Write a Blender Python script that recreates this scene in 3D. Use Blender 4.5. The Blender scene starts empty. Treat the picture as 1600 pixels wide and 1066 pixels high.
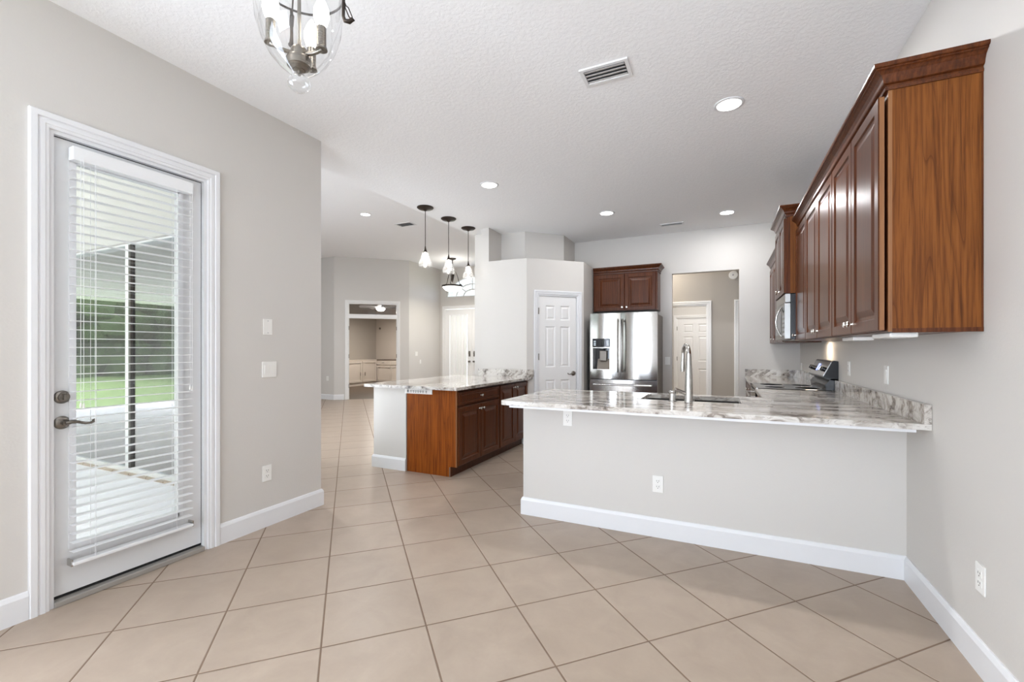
import bpy, math, random
from mathutils import Vector, Matrix
random.seed(7)
PI = math.pi
S = bpy.context.scene
COL = S.collection

# ------------------------------------------------------------------ camera, world, light, exposure
cam_d = bpy.data.cameras.new('camera')
cam = bpy.data.objects.new('camera', cam_d)
COL.objects.link(cam)
cam.location = (0, 0, 1.307)
cam.rotation_euler = (PI / 2, 0, 0.4416)
cam_d.sensor_width = 36.0
cam_d.lens = 694.1 / 1600 * 36.0
cam_d.shift_y = 13.2 / 1600
cam_d.clip_start = 0.02
S.camera = cam

S.view_settings.view_transform = 'Standard'
S.view_settings.look = 'None'
S.view_settings.gamma = 1.0
S.view_settings.exposure = 0.12
S.cycles.use_denoising = True
S.cycles.max_bounces = 14
S.cycles.diffuse_bounces = 8
S.cycles.glossy_bounces = 6
S.cycles.transparent_max_bounces = 24
S.cycles.sample_clamp_indirect = 6.0
S.cycles.caustics_reflective = False
S.cycles.caustics_refractive = False

W = bpy.data.worlds.new('world')
S.world = W
W.use_nodes = True
wn = W.node_tree
bg = wn.nodes['Background']
sky = wn.nodes.new('ShaderNodeTexSky')
sky.sky_type = 'NISHITA'
sky.sun_disc = False
sky.sun_elevation = math.radians(50)
sky.sun_rotation = math.radians(200)
sky.air_density = 0.6
sky.dust_density = 2.0
hs = wn.nodes.new('ShaderNodeHueSaturation')
hs.inputs['Saturation'].default_value = 0.25
wn.links.new(sky.outputs[0], hs.inputs['Color'])
wn.links.new(hs.outputs[0], bg.inputs[0])
bg.inputs[1].default_value = 2.1


def area(name, loc, rot, sx, sy, watts, color=(1, 1, 1), shape='RECTANGLE', spread=None):
    d = bpy.data.lights.new(name, 'AREA')
    d.shape = shape
    d.size = sx
    if shape in ('RECTANGLE', 'ELLIPSE'):
        d.size_y = sy
    d.energy = watts
    d.color = color
    if spread:
        d.spread = spread
    o = bpy.data.objects.new(name, d)
    COL.objects.link(o)
    o.location = loc
    o.rotation_euler = rot
    return o


sun_d = bpy.data.lights.new('sun', 'SUN')
sun_d.energy = 4.5
sun_d.angle = math.radians(1.0)
sun_d.color = (1.0, 0.97, 0.92)
sun_o = bpy.data.objects.new('sun', sun_d)
COL.objects.link(sun_o)
sun_o.rotation_euler = (math.radians(42), 0, math.radians(32))      # from behind the viewer, high

# daylight coming in through the breakfast nook's window, behind the camera
DAY = (0.885, 0.98, 1.15)
area('nook_window_daylight', (-1.05, -4.35, 1.35), (PI / 2 + 0.12, 0, 0), 3.5, 2.2, 135, DAY)
area('nook_side_fill', (-2.98, -0.9, 1.3), (PI / 2, 0, -PI / 2), 2.2, 1.8, 90, DAY)  # fill lamp at an added side window, brightens the right wall
# added fill lamp inside the rear window, tilted up to brighten the ceiling
area('nook_ceiling_fill', (-1.05, -4.2, 0.8), (PI / 2 + 0.33, 0, 0), 3.5, 1.0, 21, DAY, spread=math.radians(60))
# daylight through the great room's sliding doors
area('great_room_daylight', (-6.0, 3.05, 1.1), (PI / 2 + 0.5, 0, 0), 5.0, 1.8, 62, (0.93, 0.985, 1.08))


# ------------------------------------------------------------------ materials
class NT:
    def __init__(s, name):
        s.m = bpy.data.materials.new(name)
        s.m.use_nodes = True
        s.t = s.m.node_tree
        s.b = s.t.nodes['Principled BSDF']
        s.out = s.t.nodes['Material Output']

    def n(s, typ, ins=None, **kw):
        nd = s.t.nodes.new(typ)
        for k, v in kw.items():
            setattr(nd, k, v)
        for k, v in (ins or {}).items():
            s.set(nd, k, v)
        return nd

    def set(s, nd, k, v):
        if hasattr(v, 'is_output') or isinstance(v, bpy.types.NodeSocket):
            s.t.links.new(v, nd.inputs[k])
        else:
            nd.inputs[k].default_value = v

    def p(s, **kw):
        for k, v in kw.items():
            s.set(s.b, k.replace('_', ' '), v)
        return s

    def math(s, op, a, b=0.0):
        return s.n('ShaderNodeMath', {0: a, 1: b}, operation=op).outputs[0]

    def coord(s, scale=(1, 1, 1), rot=(0, 0, 0), loc=(0, 0, 0)):
        tc = s.n('ShaderNodeTexCoord')
        mp = s.n('ShaderNodeMapping', {'Vector': tc.outputs['Object'], 'Scale': scale, 'Rotation': rot, 'Location': loc})
        return mp.outputs[0]

    def noise(s, vec, scale, detail=2.0, rough=0.5, dist=0.0):
        return s.n('ShaderNodeTexNoise', {'Vector': vec, 'Scale': scale, 'Detail': detail, 'Roughness': rough, 'Distortion': dist}).outputs[0]

    def ramp(s, fac, stops):
        r = s.n('ShaderNodeValToRGB', {'Fac': fac})
        e = r.color_ramp.elements
        while len(e) < len(stops):
            e.new(0.5)
        for i, (p_, c) in enumerate(stops):
            e[i].position = p_
            e[i].color = (*c, 1) if len(c) == 3 else c
        return r.outputs[0]

    def mix(s, fac, a, b, blend='MIX'):
        x = s.n('ShaderNodeMix', data_type='RGBA', blend_type=blend)
        s.set(x, 0, fac)
        s.set(x, 6, (*a, 1) if isinstance(a, tuple) and len(a) == 3 else a)
        s.set(x, 7, (*b, 1) if isinstance(b, tuple) and len(b) == 3 else b)
        return x.outputs[2]

    def bump(s, h, strength, dist=0.01):
        s.set(s.b, 'Normal', s.n('ShaderNodeBump', {'Height': h, 'Strength': strength, 'Distance': dist}).outputs[0])
        return s


def plain(name, col, rough=0.5, metal=0.0, var=0.04, scale=30.0, bump=0.0, spec=0.5):
    m = NT(name)
    v = m.noise(m.coord(), scale, 3)
    c2 = tuple(min(1, x * (1 - var)) for x in col)
    c = m.mix(v, col, c2)
    m.p(Base_Color=c, Roughness=rough, Metallic=metal)
    m.b.inputs['Specular IOR Level'].default_value = spec
    if bump:
        m.bump(v, bump, 0.002)
    return m.m


def emit(name, col, strength):
    m = NT(name)
    m.p(Base_Color=(*col, 1))
    m.b.inputs['Emission Color'].default_value = (*col, 1)
    m.b.inputs['Emission Strength'].default_value = strength
    return m.m


def glass_mat(name, tint=(1, 1, 1), ior=1.5, rough=0.0, boost=1.0):
    m = NT(name)
    t = m.n('ShaderNodeBsdfTransparent', {'Color': (*tint, 1)})
    g = m.n('ShaderNodeBsdfGlossy', {'Color': (1, 1, 1, 1), 'Roughness': rough})
    bf = m.n('ShaderNodeNewGeometry').outputs['Backfacing']
    io = m.math('ADD', m.math('MULTIPLY', bf, 1.0 / ior - ior), ior)      # same reflectance from both sides of the sheet
    f = m.n('ShaderNodeFresnel', {'IOR': io}).outputs[0]
    f = m.math('MINIMUM', m.math('MULTIPLY', f, boost), 1.0)
    x = m.n('ShaderNodeMixShader', {0: f, 1: t.outputs[0], 2: g.outputs[0]})
    m.t.links.new(x.outputs[0], m.out.inputs[0])
    return m.m


def paint(name, col, bump=0.12):
    m = NT(name)
    v = m.coord()
    a = m.noise(v, 90, 4, 0.6)
    b = m.noise(v, 1.3, 2)
    c = m.mix(b, col, tuple(x * 0.965 for x in col))
    m.p(Base_Color=c, Roughness=0.55)
    m.b.inputs['Specular IOR Level'].default_value = 0.3
    return m.bump(a, bump, 0.004).m


def ceiling_mat():
    m = NT('ceiling_knockdown')
    v = m.coord()
    a = m.noise(v, 38, 5, 0.65, 0.4)
    r = m.ramp(a, [(0.45, (0, 0, 0)), (0.58, (1, 1, 1))])
    c = m.mix(a, (0.88, 0.885, 0.89), (0.84, 0.845, 0.85))
    m.p(Base_Color=c, Roughness=0.8)
    m.b.inputs['Specular IOR Level'].default_value = 0.2
    return m.bump(r, 0.19, 0.006).m


def tile_floor():
    m = NT('floor_tile')
    tc = m.n('ShaderNodeTexCoord')
    sp = m.n('ShaderNodeSeparateXYZ', {0: tc.outputs['Object']})
    T = 0.4579
    a = PI / 4 + 0.008
    x = m.math('ADD', sp.outputs[0], 1.587)
    y = m.math('SUBTRACT', sp.outputs[1], 1.4016)
    u = m.math('DIVIDE', m.math('ADD', m.math('MULTIPLY', x, math.cos(a)), m.math('MULTIPLY', y, math.sin(a))), T)
    v = m.math('DIVIDE', m.math('SUBTRACT', m.math('MULTIPLY', y, math.cos(a)), m.math('MULTIPLY', x, math.sin(a))), T)

    def edge(q):
        f = m.math('FRACT', m.math('ADD', q, 100.5))
        return m.math('ABSOLUTE', m.math('SUBTRACT', f, 0.5))
    d = m.math('MINIMUM', edge(u), edge(v))           # distance to nearest joint, tile units
    g = m.n('ShaderNodeMapRange', {'Value': d, 'From Min': 0.0062, 'From Max': 0.0095})
    g = g.outputs[0]                                   # 0 in the joint, 1 on the tile
    iu = m.math('ROUND', m.math('SUBTRACT', u, 0.5))
    iv = m.math('ROUND', m.math('SUBTRACT', v, 0.5))
    cv = m.n('ShaderNodeCombineXYZ', {0: iu, 1: iv})
    wnz = m.n('ShaderNodeTexWhiteNoise', {'Vector': cv.outputs[0]})
    big = m.noise(tc.outputs['Object'], 5.0, 4, 0.6, 0.5)
    fine = m.noise(tc.outputs['Object'], 60.0, 3)
    base = m.ramp(big, [(0.3, (0.365, 0.290, 0.228)), (0.7, (0.432, 0.350, 0.278))])
    base = m.mix(m.math('MULTIPLY', wnz.outputs[0], 0.35), base, (0.36, 0.287, 0.224))
    base = m.mix(m.math('MULTIPLY', fine, 0.18), base, (0.29, 0.23, 0.178))
    c = m.mix(g, (0.185, 0.125, 0.085), base)
    m.p(Base_Color=c)
    rough = m.n('ShaderNodeMapRange', {'Value': g, 'To Min': 0.8, 'To Max': 0.36}).outputs[0]
    m.p(Roughness=rough)
    m.b.inputs['Specular IOR Level'].default_value = 0.45
    edge_h = m.n('ShaderNodeMapRange', {'Value': d, 'From Min': 0.004, 'From Max': 0.014}).outputs[0]
    return m.bump(edge_h, 0.5, 0.004).m


def granite(name, rot=(0, 0, 0), scale=(1, 1, 1), light=0.0):
    m = NT(name)
    v = m.coord(scale=scale, rot=rot)
    st = m.n('ShaderNodeMapping', {'Vector': v, 'Scale': (0.38, 3.6, 3.6)}).outputs[0]
    w = m.noise(v, 1.6, 4, 0.6)
    wv = m.n('ShaderNodeVectorMath', {0: st, 1: m.n('ShaderNodeCombineXYZ', {0: w, 1: m.math('MULTIPLY', w, 2.6), 2: m.math('MULTIPLY', w, 2.6)}).outputs[0]}, operation='ADD').outputs[0]
    s1 = m.noise(wv, 3.2, 8, 0.68, 0.25)
    s2 = m.noise(wv, 7.5, 5, 0.6, 0.6)
    c = m.ramp(s1, [(0.33, (0.085, 0.072, 0.062)), (0.42, (0.30, 0.262, 0.23)), (0.50, (0.60 + light, 0.565 + light, 0.52 + light)),
                    (0.60, (0.78, 0.76, 0.725)), (0.72, (0.50 + light, 0.46 + light, 0.415 + light))])
    dk = m.ramp(s2, [(0.30, (0.09, 0.08, 0.075)), (0.39, (1, 1, 1))])
    c = m.mix(0.85, c, dk, 'MULTIPLY')
    c = m.mix(1.0, c, (0.86, 0.85, 0.84), 'MULTIPLY')
    m.p(Base_Color=c, Roughness=0.09)
    m.b.inputs['Specular IOR Level'].default_value = 0.55
    return m.m


def wood(name, dark, mid, light, rough=0.3, figure=9.0, coat=0.25, lines=0.8, spec=0.35):
    m = NT(name)
    v = m.coord(scale=(4.4, 4.4, 0.27))
    n1 = m.noise(v, 1.15, 2.0, 0.45, 0.2)
    band = m.math('FRACT', m.math('MULTIPLY', n1, figure))
    ring = m.ramp(band, [(0.0, (0.25, 0.25, 0.25)), (0.07, (0.80, 0.80, 0.80)), (0.5, (1, 1, 1)), (1.0, (0.62, 0.62, 0.62))])
    fib = m.noise(m.coord(scale=(70, 70, 2.2)), 1.0, 4, 0.65)
    pore = m.ramp(m.noise(m.coord(scale=(160, 160, 5)), 1.0, 2), [(0.30, (0.35, 0.35, 0.35)), (0.42, (1, 1, 1))])
    tone = m.noise(m.coord(scale=(2.2, 2.2, 0.25)), 1.0, 2)
    c = m.ramp(fib, [(0.25, dark), (0.5, mid), (0.8, light)])
    c = m.mix(lines, c, m.mix(ring, dark, c))
    c = m.mix(0.5, c, pore, 'MULTIPLY')
    c = m.mix(m.math('MULTIPLY', tone, 0.55), c, dark)
    m.p(Base_Color=c, Roughness=rough)
    m.b.inputs['Coat Weight'].default_value = coat
    m.b.inputs['Specular IOR Level'].default_value = spec
    m.b.inputs['Coat Roughness'].default_value = 0.12
    return m.bump(fib, 0.05, 0.001).m


def steel(name, col=(0.62, 0.60, 0.57), rough=0.22, brush=(1, 1, 140)):
    m = NT(name)
    v = m.noise(m.coord(scale=brush), 3.0, 2)
    m.p(Base_Color=(*col, 1), Metallic=1.0)
    r = m.n('ShaderNodeMapRange', {'Value': v, 'To Min': rough * 0.8, 'To Max': rough * 1.25}).outputs[0]
    m.p(Roughness=r)
    return m.bump(v, 0.03, 0.0005).m


def grass_mat():
    m = NT('lawn_grass')
    v = m.noise(m.coord(), 3.0, 6, 0.7)
    m.p(Base_Color=m.ramp(v, [(0.3, (0.11, 0.20, 0.05)), (0.7, (0.21, 0.31, 0.10))]), Roughness=0.9)
    return m.m


def hedge_mat():
    m = NT('hedge_leaves')
    v = m.noise(m.coord(), 9.0, 6, 0.7)
    m.p(Base_Color=m.ramp(v, [(0.3, (0.015, 0.04, 0.008)), (0.7, (0.10, 0.19, 0.03))]), Roughness=0.8)
    return m.m


M = {}
M['wall'] = paint('wall_paint_greige', (0.625, 0.603, 0.572))
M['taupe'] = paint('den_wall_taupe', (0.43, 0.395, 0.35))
M['white'] = plain('white_trim_paint', (0.757, 0.763, 0.778), 0.32, var=0.02)
M['doorw'] = plain('white_door_paint', (0.80, 0.795, 0.785), 0.35, var=0.02)
M['patiodoor'] = plain('patio_door_paint', (0.70, 0.71, 0.72), 0.4, var=0.02)
M['ceil'] = ceiling_mat()
M['floor'] = tile_floor()
M['brownfloor'] = plain('den_floor_brown', (0.10, 0.065, 0.04), 0.45, var=0.3, scale=6)
M['granite'] = granite('granite_slab')
M['graniteup'] = granite('granite_backsplash', rot=(0.5, 0.6, 0.35), scale=(1.3, 1.3, 1.3))
M['graniteislb'] = granite('granite_island', rot=(0, 0, PI / 2), light=0.04)
M['cherry'] = wood('cherry_door_wood', (0.030, 0.007, 0.0024), (0.105, 0.029, 0.008), (0.190, 0.062, 0.018), 0.28, lines=0.4, coat=0.05, spec=0.22)
M['cherryend'] = wood('cherry_end_panel', (0.060, 0.016, 0.004), (0.220, 0.074, 0.015), (0.31, 0.115, 0.027), 0.5, figure=20.0, coat=0.0, lines=0.95, spec=0.15)
M['islandlit'] = wood('end_panel_island_light', (0.090, 0.018, 0.003), (0.310, 0.080, 0.009), (0.42, 0.125, 0.016), 0.5, figure=20.0, coat=0.0, lines=0.9, spec=0.12)  # same laminate as the cherry end panel, the island's light put into the colour
M['cherryedge'] = wood('cherry_raw_edge', (0.17, 0.068, 0.022), (0.25, 0.108, 0.040), (0.31, 0.145, 0.058), 0.45, lines=0.2, coat=0.05)
M['toe'] = plain('toe_kick_dark', (0.05, 0.02, 0.012), 0.5)
M['steel'] = steel('brushed_stainless', (0.50, 0.48, 0.455), 0.15)
M['steelsoft'] = steel('appliance_steel_soft', (0.40, 0.395, 0.38), 0.34)
M['steeldk'] = steel('fridge_side_grey', (0.19, 0.17, 0.15), 0.4)
M['chrome'] = steel('satin_chrome', (0.56, 0.55, 0.53), 0.20)
M['nickel'] = steel('dark_nickel', (0.23, 0.21, 0.185), 0.28)
M['knob'] = steel('knob_nickel', (0.78, 0.75, 0.70), 0.22)
M['bronze'] = plain('oil_rubbed_bronze', (0.035, 0.025, 0.020), 0.38, metal=0.6)
M['black'] = plain('black_plastic', (0.012, 0.012, 0.014), 0.25)
M['blackglass'] = plain('black_glass', (0.008, 0.008, 0.010), 0.04)
M['plastic'] = plain('white_plastic', (0.82, 0.81, 0.78), 0.35, var=0.02)
M['blind'] = plain('blind_vinyl', (0.80, 0.81, 0.82), 0.4, var=0.02)
M['slot'] = plain('slot_dark', (0.06, 0.055, 0.05), 0.5)
M['glass'] = glass_mat('clear_glass')
M['slider'] = glass_mat('sliding_door_glass', (0.72, 0.76, 0.80), 1.65, 0.0, 1.2)
def frosted(name, fac, rough=0.15):
    m = NT(name)
    t = m.n('ShaderNodeBsdfTransparent', {'Color': (0.97, 0.97, 0.97, 1)})
    d = m.n('ShaderNodeBsdfTranslucent', {'Color': (0.93, 0.93, 0.92, 1)})
    g = m.n('ShaderNodeBsdfGlossy', {'Color': (1, 1, 1, 1), 'Roughness': rough})
    x = m.n('ShaderNodeMixShader', {0: fac, 1: t.outputs[0], 2: d.outputs[0]})
    y = m.n('ShaderNodeMixShader', {0: 0.10, 1: x.outputs[0], 2: g.outputs[0]})
    m.t.links.new(y.outputs[0], m.out.inputs[0])
    return m.m


M['shade'] = frosted('ribbed_shade_glass', 0.17)
M['bell'] = glass_mat('bell_jar_glass', (0.955, 0.96, 0.96), 1.5, 0.0, 1.5)
M['led'] = emit('downlight_lens', (1.0, 0.97, 0.92), 9.0)
M['bulb'] = emit('bulb_glow', (1.0, 0.93, 0.83), 10.0)
M['bowl'] = emit('lit_alabaster_bowl', (1.0, 0.96, 0.90), 4.0)
M['vent'] = plain('vent_metal', (0.72, 0.72, 0.72), 0.45, var=0.02)
M['ventdk'] = plain('vent_duct_dark', (0.05, 0.05, 0.05), 0.7)
M['deck'] = plain('patio_concrete', (0.84, 0.85, 0.89), 0.6, var=0.08, scale=4)
M['lanai'] = paint('lanai_ceiling_cream', (0.90, 0.90, 0.84))
M['grass'] = grass_mat()
M['hedge'] = hedge_mat()
M['bluelcd'] = emit('range_display', (0.25, 0.32, 0.9), 0.9)
M['icon'] = emit('display_icons', (0.75, 0.85, 1.0), 0.7)
M['curtain'] = plain('sheer_curtain', (0.86, 0.87, 0.86), 0.8, var=0.02)
M['dencab'] = plain('den_cabinet_paint', (0.64, 0.575, 0.51), 0.4, var=0.03)
M['dencounter'] = plain('den_counter_brown', (0.13, 0.085, 0.06), 0.3)
M['sill'] = plain('aluminium_sill', (0.36, 0.34, 0.31), 0.45, metal=0.3)
M['puck'] = emit('undercabinet_lens', (1.0, 0.86, 0.68), 3.0)
M['greylens'] = plain('grey_lens', (0.42, 0.42, 0.42), 0.4)
M['brass'] = steel('brass', (0.35, 0.22, 0.09), 0.3)


# ------------------------------------------------------------------ mesh builder
class MB:
    def __init__(s):
        s.v, s.f = [], []

    def add(s, vs, fs):
        o = len(s.v)
        s.v += [tuple(p) for p in vs]
        s.f += [tuple(i + o for i in f) for f in fs]
        return s

    def box(s, x0, x1, y0, y1, z0, z1):
        vs = [(x, y, z) for z in (z0, z1) for y in (y0, y1) for x in (x0, x1)]
        return s.add(vs, [(0, 2, 3, 1), (4, 5, 7, 6), (0, 1, 5, 4), (2, 6, 7, 3), (0, 4, 6, 2), (1, 3, 7, 5)])

    def prism(s, pts, z0, z1):
        n = len(pts)
        vs = [(x, y, z0) for x, y in pts] + [(x, y, z1) for x, y in pts]
        return s.add(vs, [tuple(range(n - 1, -1, -1)), tuple(range(n, 2 * n))] + [(i, (i + 1) % n, n + (i + 1) % n, n + i) for i in range(n)])

    def extrude_x(s, prof, x0, x1):        # prof: (y, z) outline
        n = len(prof)
        vs = [(x0, y, z) for y, z in prof] + [(x1, y, z) for y, z in prof]
        return s.add(vs, [tuple(range(n)), tuple(range(2 * n - 1, n - 1, -1))] + [(i, n + i, n + (i + 1) % n, (i + 1) % n) for i in range(n)])

    def lathe(s, prof, c=(0, 0, 0), axis='Z', seg=32, caps=True):
        # prof: (r, h); axis Z up, or 'Y-' : h runs along -y
        n = len(prof)
        vs = []
        for r, h in prof:
            for k in range(seg):
                a = 2 * PI * k / seg
                x, y = r * math.cos(a), r * math.sin(a)
                if axis == 'Z':
                    vs.append((c[0] + x, c[1] + y, c[2] + h))
                elif axis == 'Y-':
                    vs.append((c[0] + x, c[1] - h, c[2] + y))
                else:
                    vs.append((c[0] + h, c[1] + x, c[2] + y))
        fs = [(i * seg + k, i * seg + (k + 1) % seg, (i + 1) * seg + (k + 1) % seg, (i + 1) * seg + k) for i in range(n - 1) for k in range(seg)]
        if caps:
            if prof[0][0] > 1e-5:
                fs.append(tuple(range(seg - 1, -1, -1)))
            if prof[-1][0] > 1e-5:
                fs.append(tuple(range((n - 1) * seg, n * seg)))
        return s.add(vs, fs)

    def tube(s, path, rad, seg=12, caps=True, flat=1.0):
        P = [Vector(p) for p in path]
        n = len(P)
        R = rad if isinstance(rad, (list, tuple)) else [rad] * n
        t0 = (P[1] - P[0]).normalized()
        up = Vector((0, 0, 1)) if abs(t0.z) < 0.9 else Vector((1, 0, 0))
        nrm = (up - t0 * up.dot(t0)).normalized()
        vs = []
        for i in range(n):
            t = (P[min(i + 1, n - 1)] - P[max(i - 1, 0)]).normalized()
            nrm = (nrm - t * nrm.dot(t)).normalized()
            b = t.cross(nrm)
            for k in range(seg):
                a = 2 * PI * k / seg
                vs.append(P[i] + (nrm * math.cos(a) * flat + b * math.sin(a)) * R[i])
        fs = [(i * seg + k, i * seg + (k + 1) % seg, (i + 1) * seg + (k + 1) % seg, (i + 1) * seg + k) for i in range(n - 1) for k in range(seg)]
        if caps:
            fs += [tuple(range(seg - 1, -1, -1)), tuple(range((n - 1) * seg, n * seg))]
        return s.add(vs, fs)

    def panel(s, xs, zs, cells, loops, y, yb):
        """slab with front face at y (facing -y) and back at yb; cells {(i,j)} carry nested loops [(inset, depth)]"""
        for i in range(len(xs) - 1):
            for j in range(len(zs) - 1):
                x0, x1, z0, z1 = xs[i], xs[i + 1], zs[j], zs[j + 1]
                if (i, j) in cells:
                    prev = None
                    for ins, dep in [(0, 0)] + loops:
                        q = [(x0 + ins, y + dep, z0 + ins), (x1 - ins, y + dep, z0 + ins), (x1 - ins, y + dep, z1 - ins), (x0 + ins, y + dep, z1 - ins)]
                        if prev:
                            s.add(prev + q, [(k, (k + 1) % 4, 4 + (k + 1) % 4, 4 + k) for k in range(4)])
                        prev = q
                    s.add(prev, [(0, 1, 2, 3)])
                else:
                    s.add([(x0, y, z0), (x1, y, z0), (x1, y, z1), (x0, y, z1)], [(0, 1, 2, 3)])
        x0, x1, z0, z1 = xs[0], xs[-1], zs[0], zs[-1]
        s.add([(x0, y, z0), (x1, y, z0), (x1, y, z1), (x0, y, z1), (x0, yb, z0), (x1, yb, z0), (x1, yb, z1), (x0, yb, z1)],
              [(0, 4, 5, 1), (1, 5, 6, 2), (2, 6, 7, 3), (3, 7, 4, 0), (4, 7, 6, 5)])
        return s

    def sweep_plan(s, pts, prof, close_top=True):
        """prof (out, z) swept along an open plan polyline; out is to the right of travel... mitred"""
        n = len(pts)
        P = [Vector((*p, 0)) for p in pts]
        offs = []
        for i in range(n):
            ds = []
            if i > 0:
                ds.append((P[i] - P[i - 1]).normalized())
            if i < n - 1:
                ds.append((P[i + 1] - P[i]).normalized())
            ns = [Vector((d.y, -d.x, 0)) for d in ds]
            if len(ns) == 1:
                offs.append(ns[0])
            else:
                m_ = (ns[0] + ns[1]).normalized()
                offs.append(m_ / max(0.2, m_.dot(ns[0])))
        k = len(prof)
        vs = []
        for i in range(n):
            for o, z in prof:
                q = P[i] + offs[i] * o
                vs.append((q.x, q.y, z))
        fs = [(i * k + j, (i + 1) * k + j, (i + 1) * k + (j + 1) % k, i * k + (j + 1) % k) for i in range(n - 1) for j in range(k)]
        fs += [tuple(range(k)), tuple(range((n - 1) * k, n * k))[::-1]]
        return s.add(vs, fs)

    def wall(s, p0, p1, t, z0, z1, openings=()):
        """wall with its face on p0-p1 and its thickness t to the left of travel (negative: right); openings (s0, s1, za, zb)"""
        d = Vector((p1[0] - p0[0], p1[1] - p0[1]))
        L = d.length
        d = d / L
        n = Vector((-d.y, d.x)) * t

        def seg(a, b, za, zb):
            if b - a < 1e-4 or zb - za < 1e-4:
                return
            q = [(p0[0] + d.x * a, p0[1] + d.y * a), (p0[0] + d.x * b, p0[1] + d.y * b)]
            s.prism([q[0], q[1], (q[1][0] + n.x, q[1][1] + n.y), (q[0][0] + n.x, q[0][1] + n.y)], za, zb)
        cur = 0
        for (a, b, za, zb) in sorted(openings):
            seg(cur, a, z0, z1)
            seg(a, b, z0, za)
            seg(a, b, zb, z1)
            cur = b
        seg(cur, L, z0, z1)
        return s

    def build(s, name, mat, parent=None, loc=None, rot=0.0, smooth=None, bevel=0.0, props=None):
        me = bpy.data.meshes.new(name)
        me.from_pydata(s.v, [], s.f)
        import bmesh
        b = bmesh.new()
        b.from_mesh(me)
        bmesh.ops.remove_doubles(b, verts=b.verts, dist=1e-5)
        bmesh.ops.recalc_face_normals(b, faces=b.faces)
        b.to_mesh(me)
        b.free()
        me.materials.append(mat if not isinstance(mat, str) else M[mat])
        o = bpy.data.objects.new(name, me)
        COL.objects.link(o)
        if parent is not None:
            o.parent = parent
        if loc is not None:
            o.location = loc
        o.rotation_euler = (0, 0, rot)
        if smooth:
            for p in me.polygons:
                p.use_smooth = True
            me.set_sharp_from_angle(angle=math.radians(smooth))
        if bevel:
            md = o.modifiers.new('edge_round', 'BEVEL')
            md.width = bevel
            md.segments = 2
            md.limit_method = 'ANGLE'
            md.angle_limit = math.radians(50)
        return o


def thing(name, label, cat, loc=(0, 0, 0), rot=0.0, group=None, kind=None):
    o = bpy.data.objects.new(name, None)
    o.empty_display_size = 0.1
    COL.objects.link(o)
    o.location = loc
    o.rotation_euler = (0, 0, rot)
    return tag(o, label, cat, group, kind)


def tag(o, label, cat, group=None, kind=None):
    o['label'] = label
    o['category'] = cat
    if group:
        o['group'] = group
    if kind:
        o['kind'] = kind
    return o


def struct(o, label=None, cat=None):
    o['kind'] = 'structure'
    if label:
        o['label'] = label
        o['category'] = cat
    return o


def copy_tree(o, parent=None):
    c = o.copy()
    COL.objects.link(c)
    if parent is not None:
        c.parent = parent
    for ch in list(o.children):
        copy_tree(ch, c)
    return c


# ------------------------------------------------------------------ key dimensions (metres, x across, y into the house)
XL, XR, YB, YF, HC, HG = -3.047, 0.947, 3.236, 7.04, 3.056, 3.72
ZT, ZU = 0.932, 0.902            # counter top and underside

# ------------------------------------------------------------------ setting
def poly_slab(name, pts, z0, z1, mat, label, cat):
    return struct(MB().prism(pts, z0, z1).build(name, mat), label, cat)


poly_slab('floor', [(-12.4, 2.5), (-3.25, 2.5), (-3.25, -4.7), (1.15, -4.7), (1.15, 11.5), (-7.6, 11.5), (-7.68, 9.706), (-9.09, 8.436), (-12.4, 8.436)], -0.12, 0.0, 'floor',
          'beige ceramic tile floor laid on the diagonal with dark grout joints', 'floor')
poly_slab('floor.001', [(-9.09, 8.436), (-7.68, 9.706), (-7.68, 13.5), (-12.4, 13.5), (-12.4, 8.436)], -0.12, 0.0, 'brownfloor',
          'dark brown floor of the den beyond the tall doorway', 'floor')
poly_slab('ceiling', [(-3.25, -4.7), (1.15, -4.7), (1.15, 11.3), (-3.475, 11.3), (-3.475, 2.69), (-3.25, 2.69)], HC, HG + 0.12, 'ceil',
          'white textured kitchen ceiling with recessed lights', 'ceiling')
poly_slab('ceiling.001', [(-12.4, 2.5), (-3.48, 2.5), (-3.48, 11.33), (-7.78, 11.33), (-7.78, 13.5), (-12.4, 13.5)], HG, HG + 0.12, 'ceil',
          'higher white great room ceiling past the kitchen edge', 'ceiling')

# walls
DO = (1.02 + 4.7, 1.775 + 4.7, 0.0, 2.415)       # patio door opening measured along the left wall from y = -4.7
struct(MB().wall((XL, -4.7), (XL, 2.69), 0.203, 0, HC, [(3.05, 4.95, 0.35, 2.45), DO]).build('wall_left', 'wall'), 'greige wall with the glazed patio door and three switch plates', 'wall')
struct(MB().wall((XR, -4.7), (XR, 11.3), -0.2, 0, HC).build('wall_right', 'wall'), 'pale greige wall carrying the row of upper cabinets', 'wall')
struct(MB().wall((-3.25, -4.5), (1.147, -4.5), -0.2, 0, HC, [(0.55, 3.85, 0.25, 2.45)]).build('wall_rear', 'wall'), 'nook wall with the wide window behind the viewer', 'wall')
HL, HR = -0.677, 0.219
struct(MB().wall((-3.15, YF), (XR, YF), 0.11, 0, HC, [(HL + 3.15, HR + 3.15, 0, 2.44)]).build('wall_kitchen', 'wall'), 'back kitchen wall with the hall opening beside the refrigerator', 'wall')
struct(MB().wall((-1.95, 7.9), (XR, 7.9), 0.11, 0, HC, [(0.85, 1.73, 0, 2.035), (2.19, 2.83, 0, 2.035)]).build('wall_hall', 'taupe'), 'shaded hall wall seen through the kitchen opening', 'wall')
struct(MB().wall((-1.95, 11.0), (XR, 11.0), 0.11, 0, HC, [(0.99, 1.82, 0, 2.035)]).build('wall_laundry', 'wall'), 'far pale wall with the white panel door', 'wall')
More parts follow.
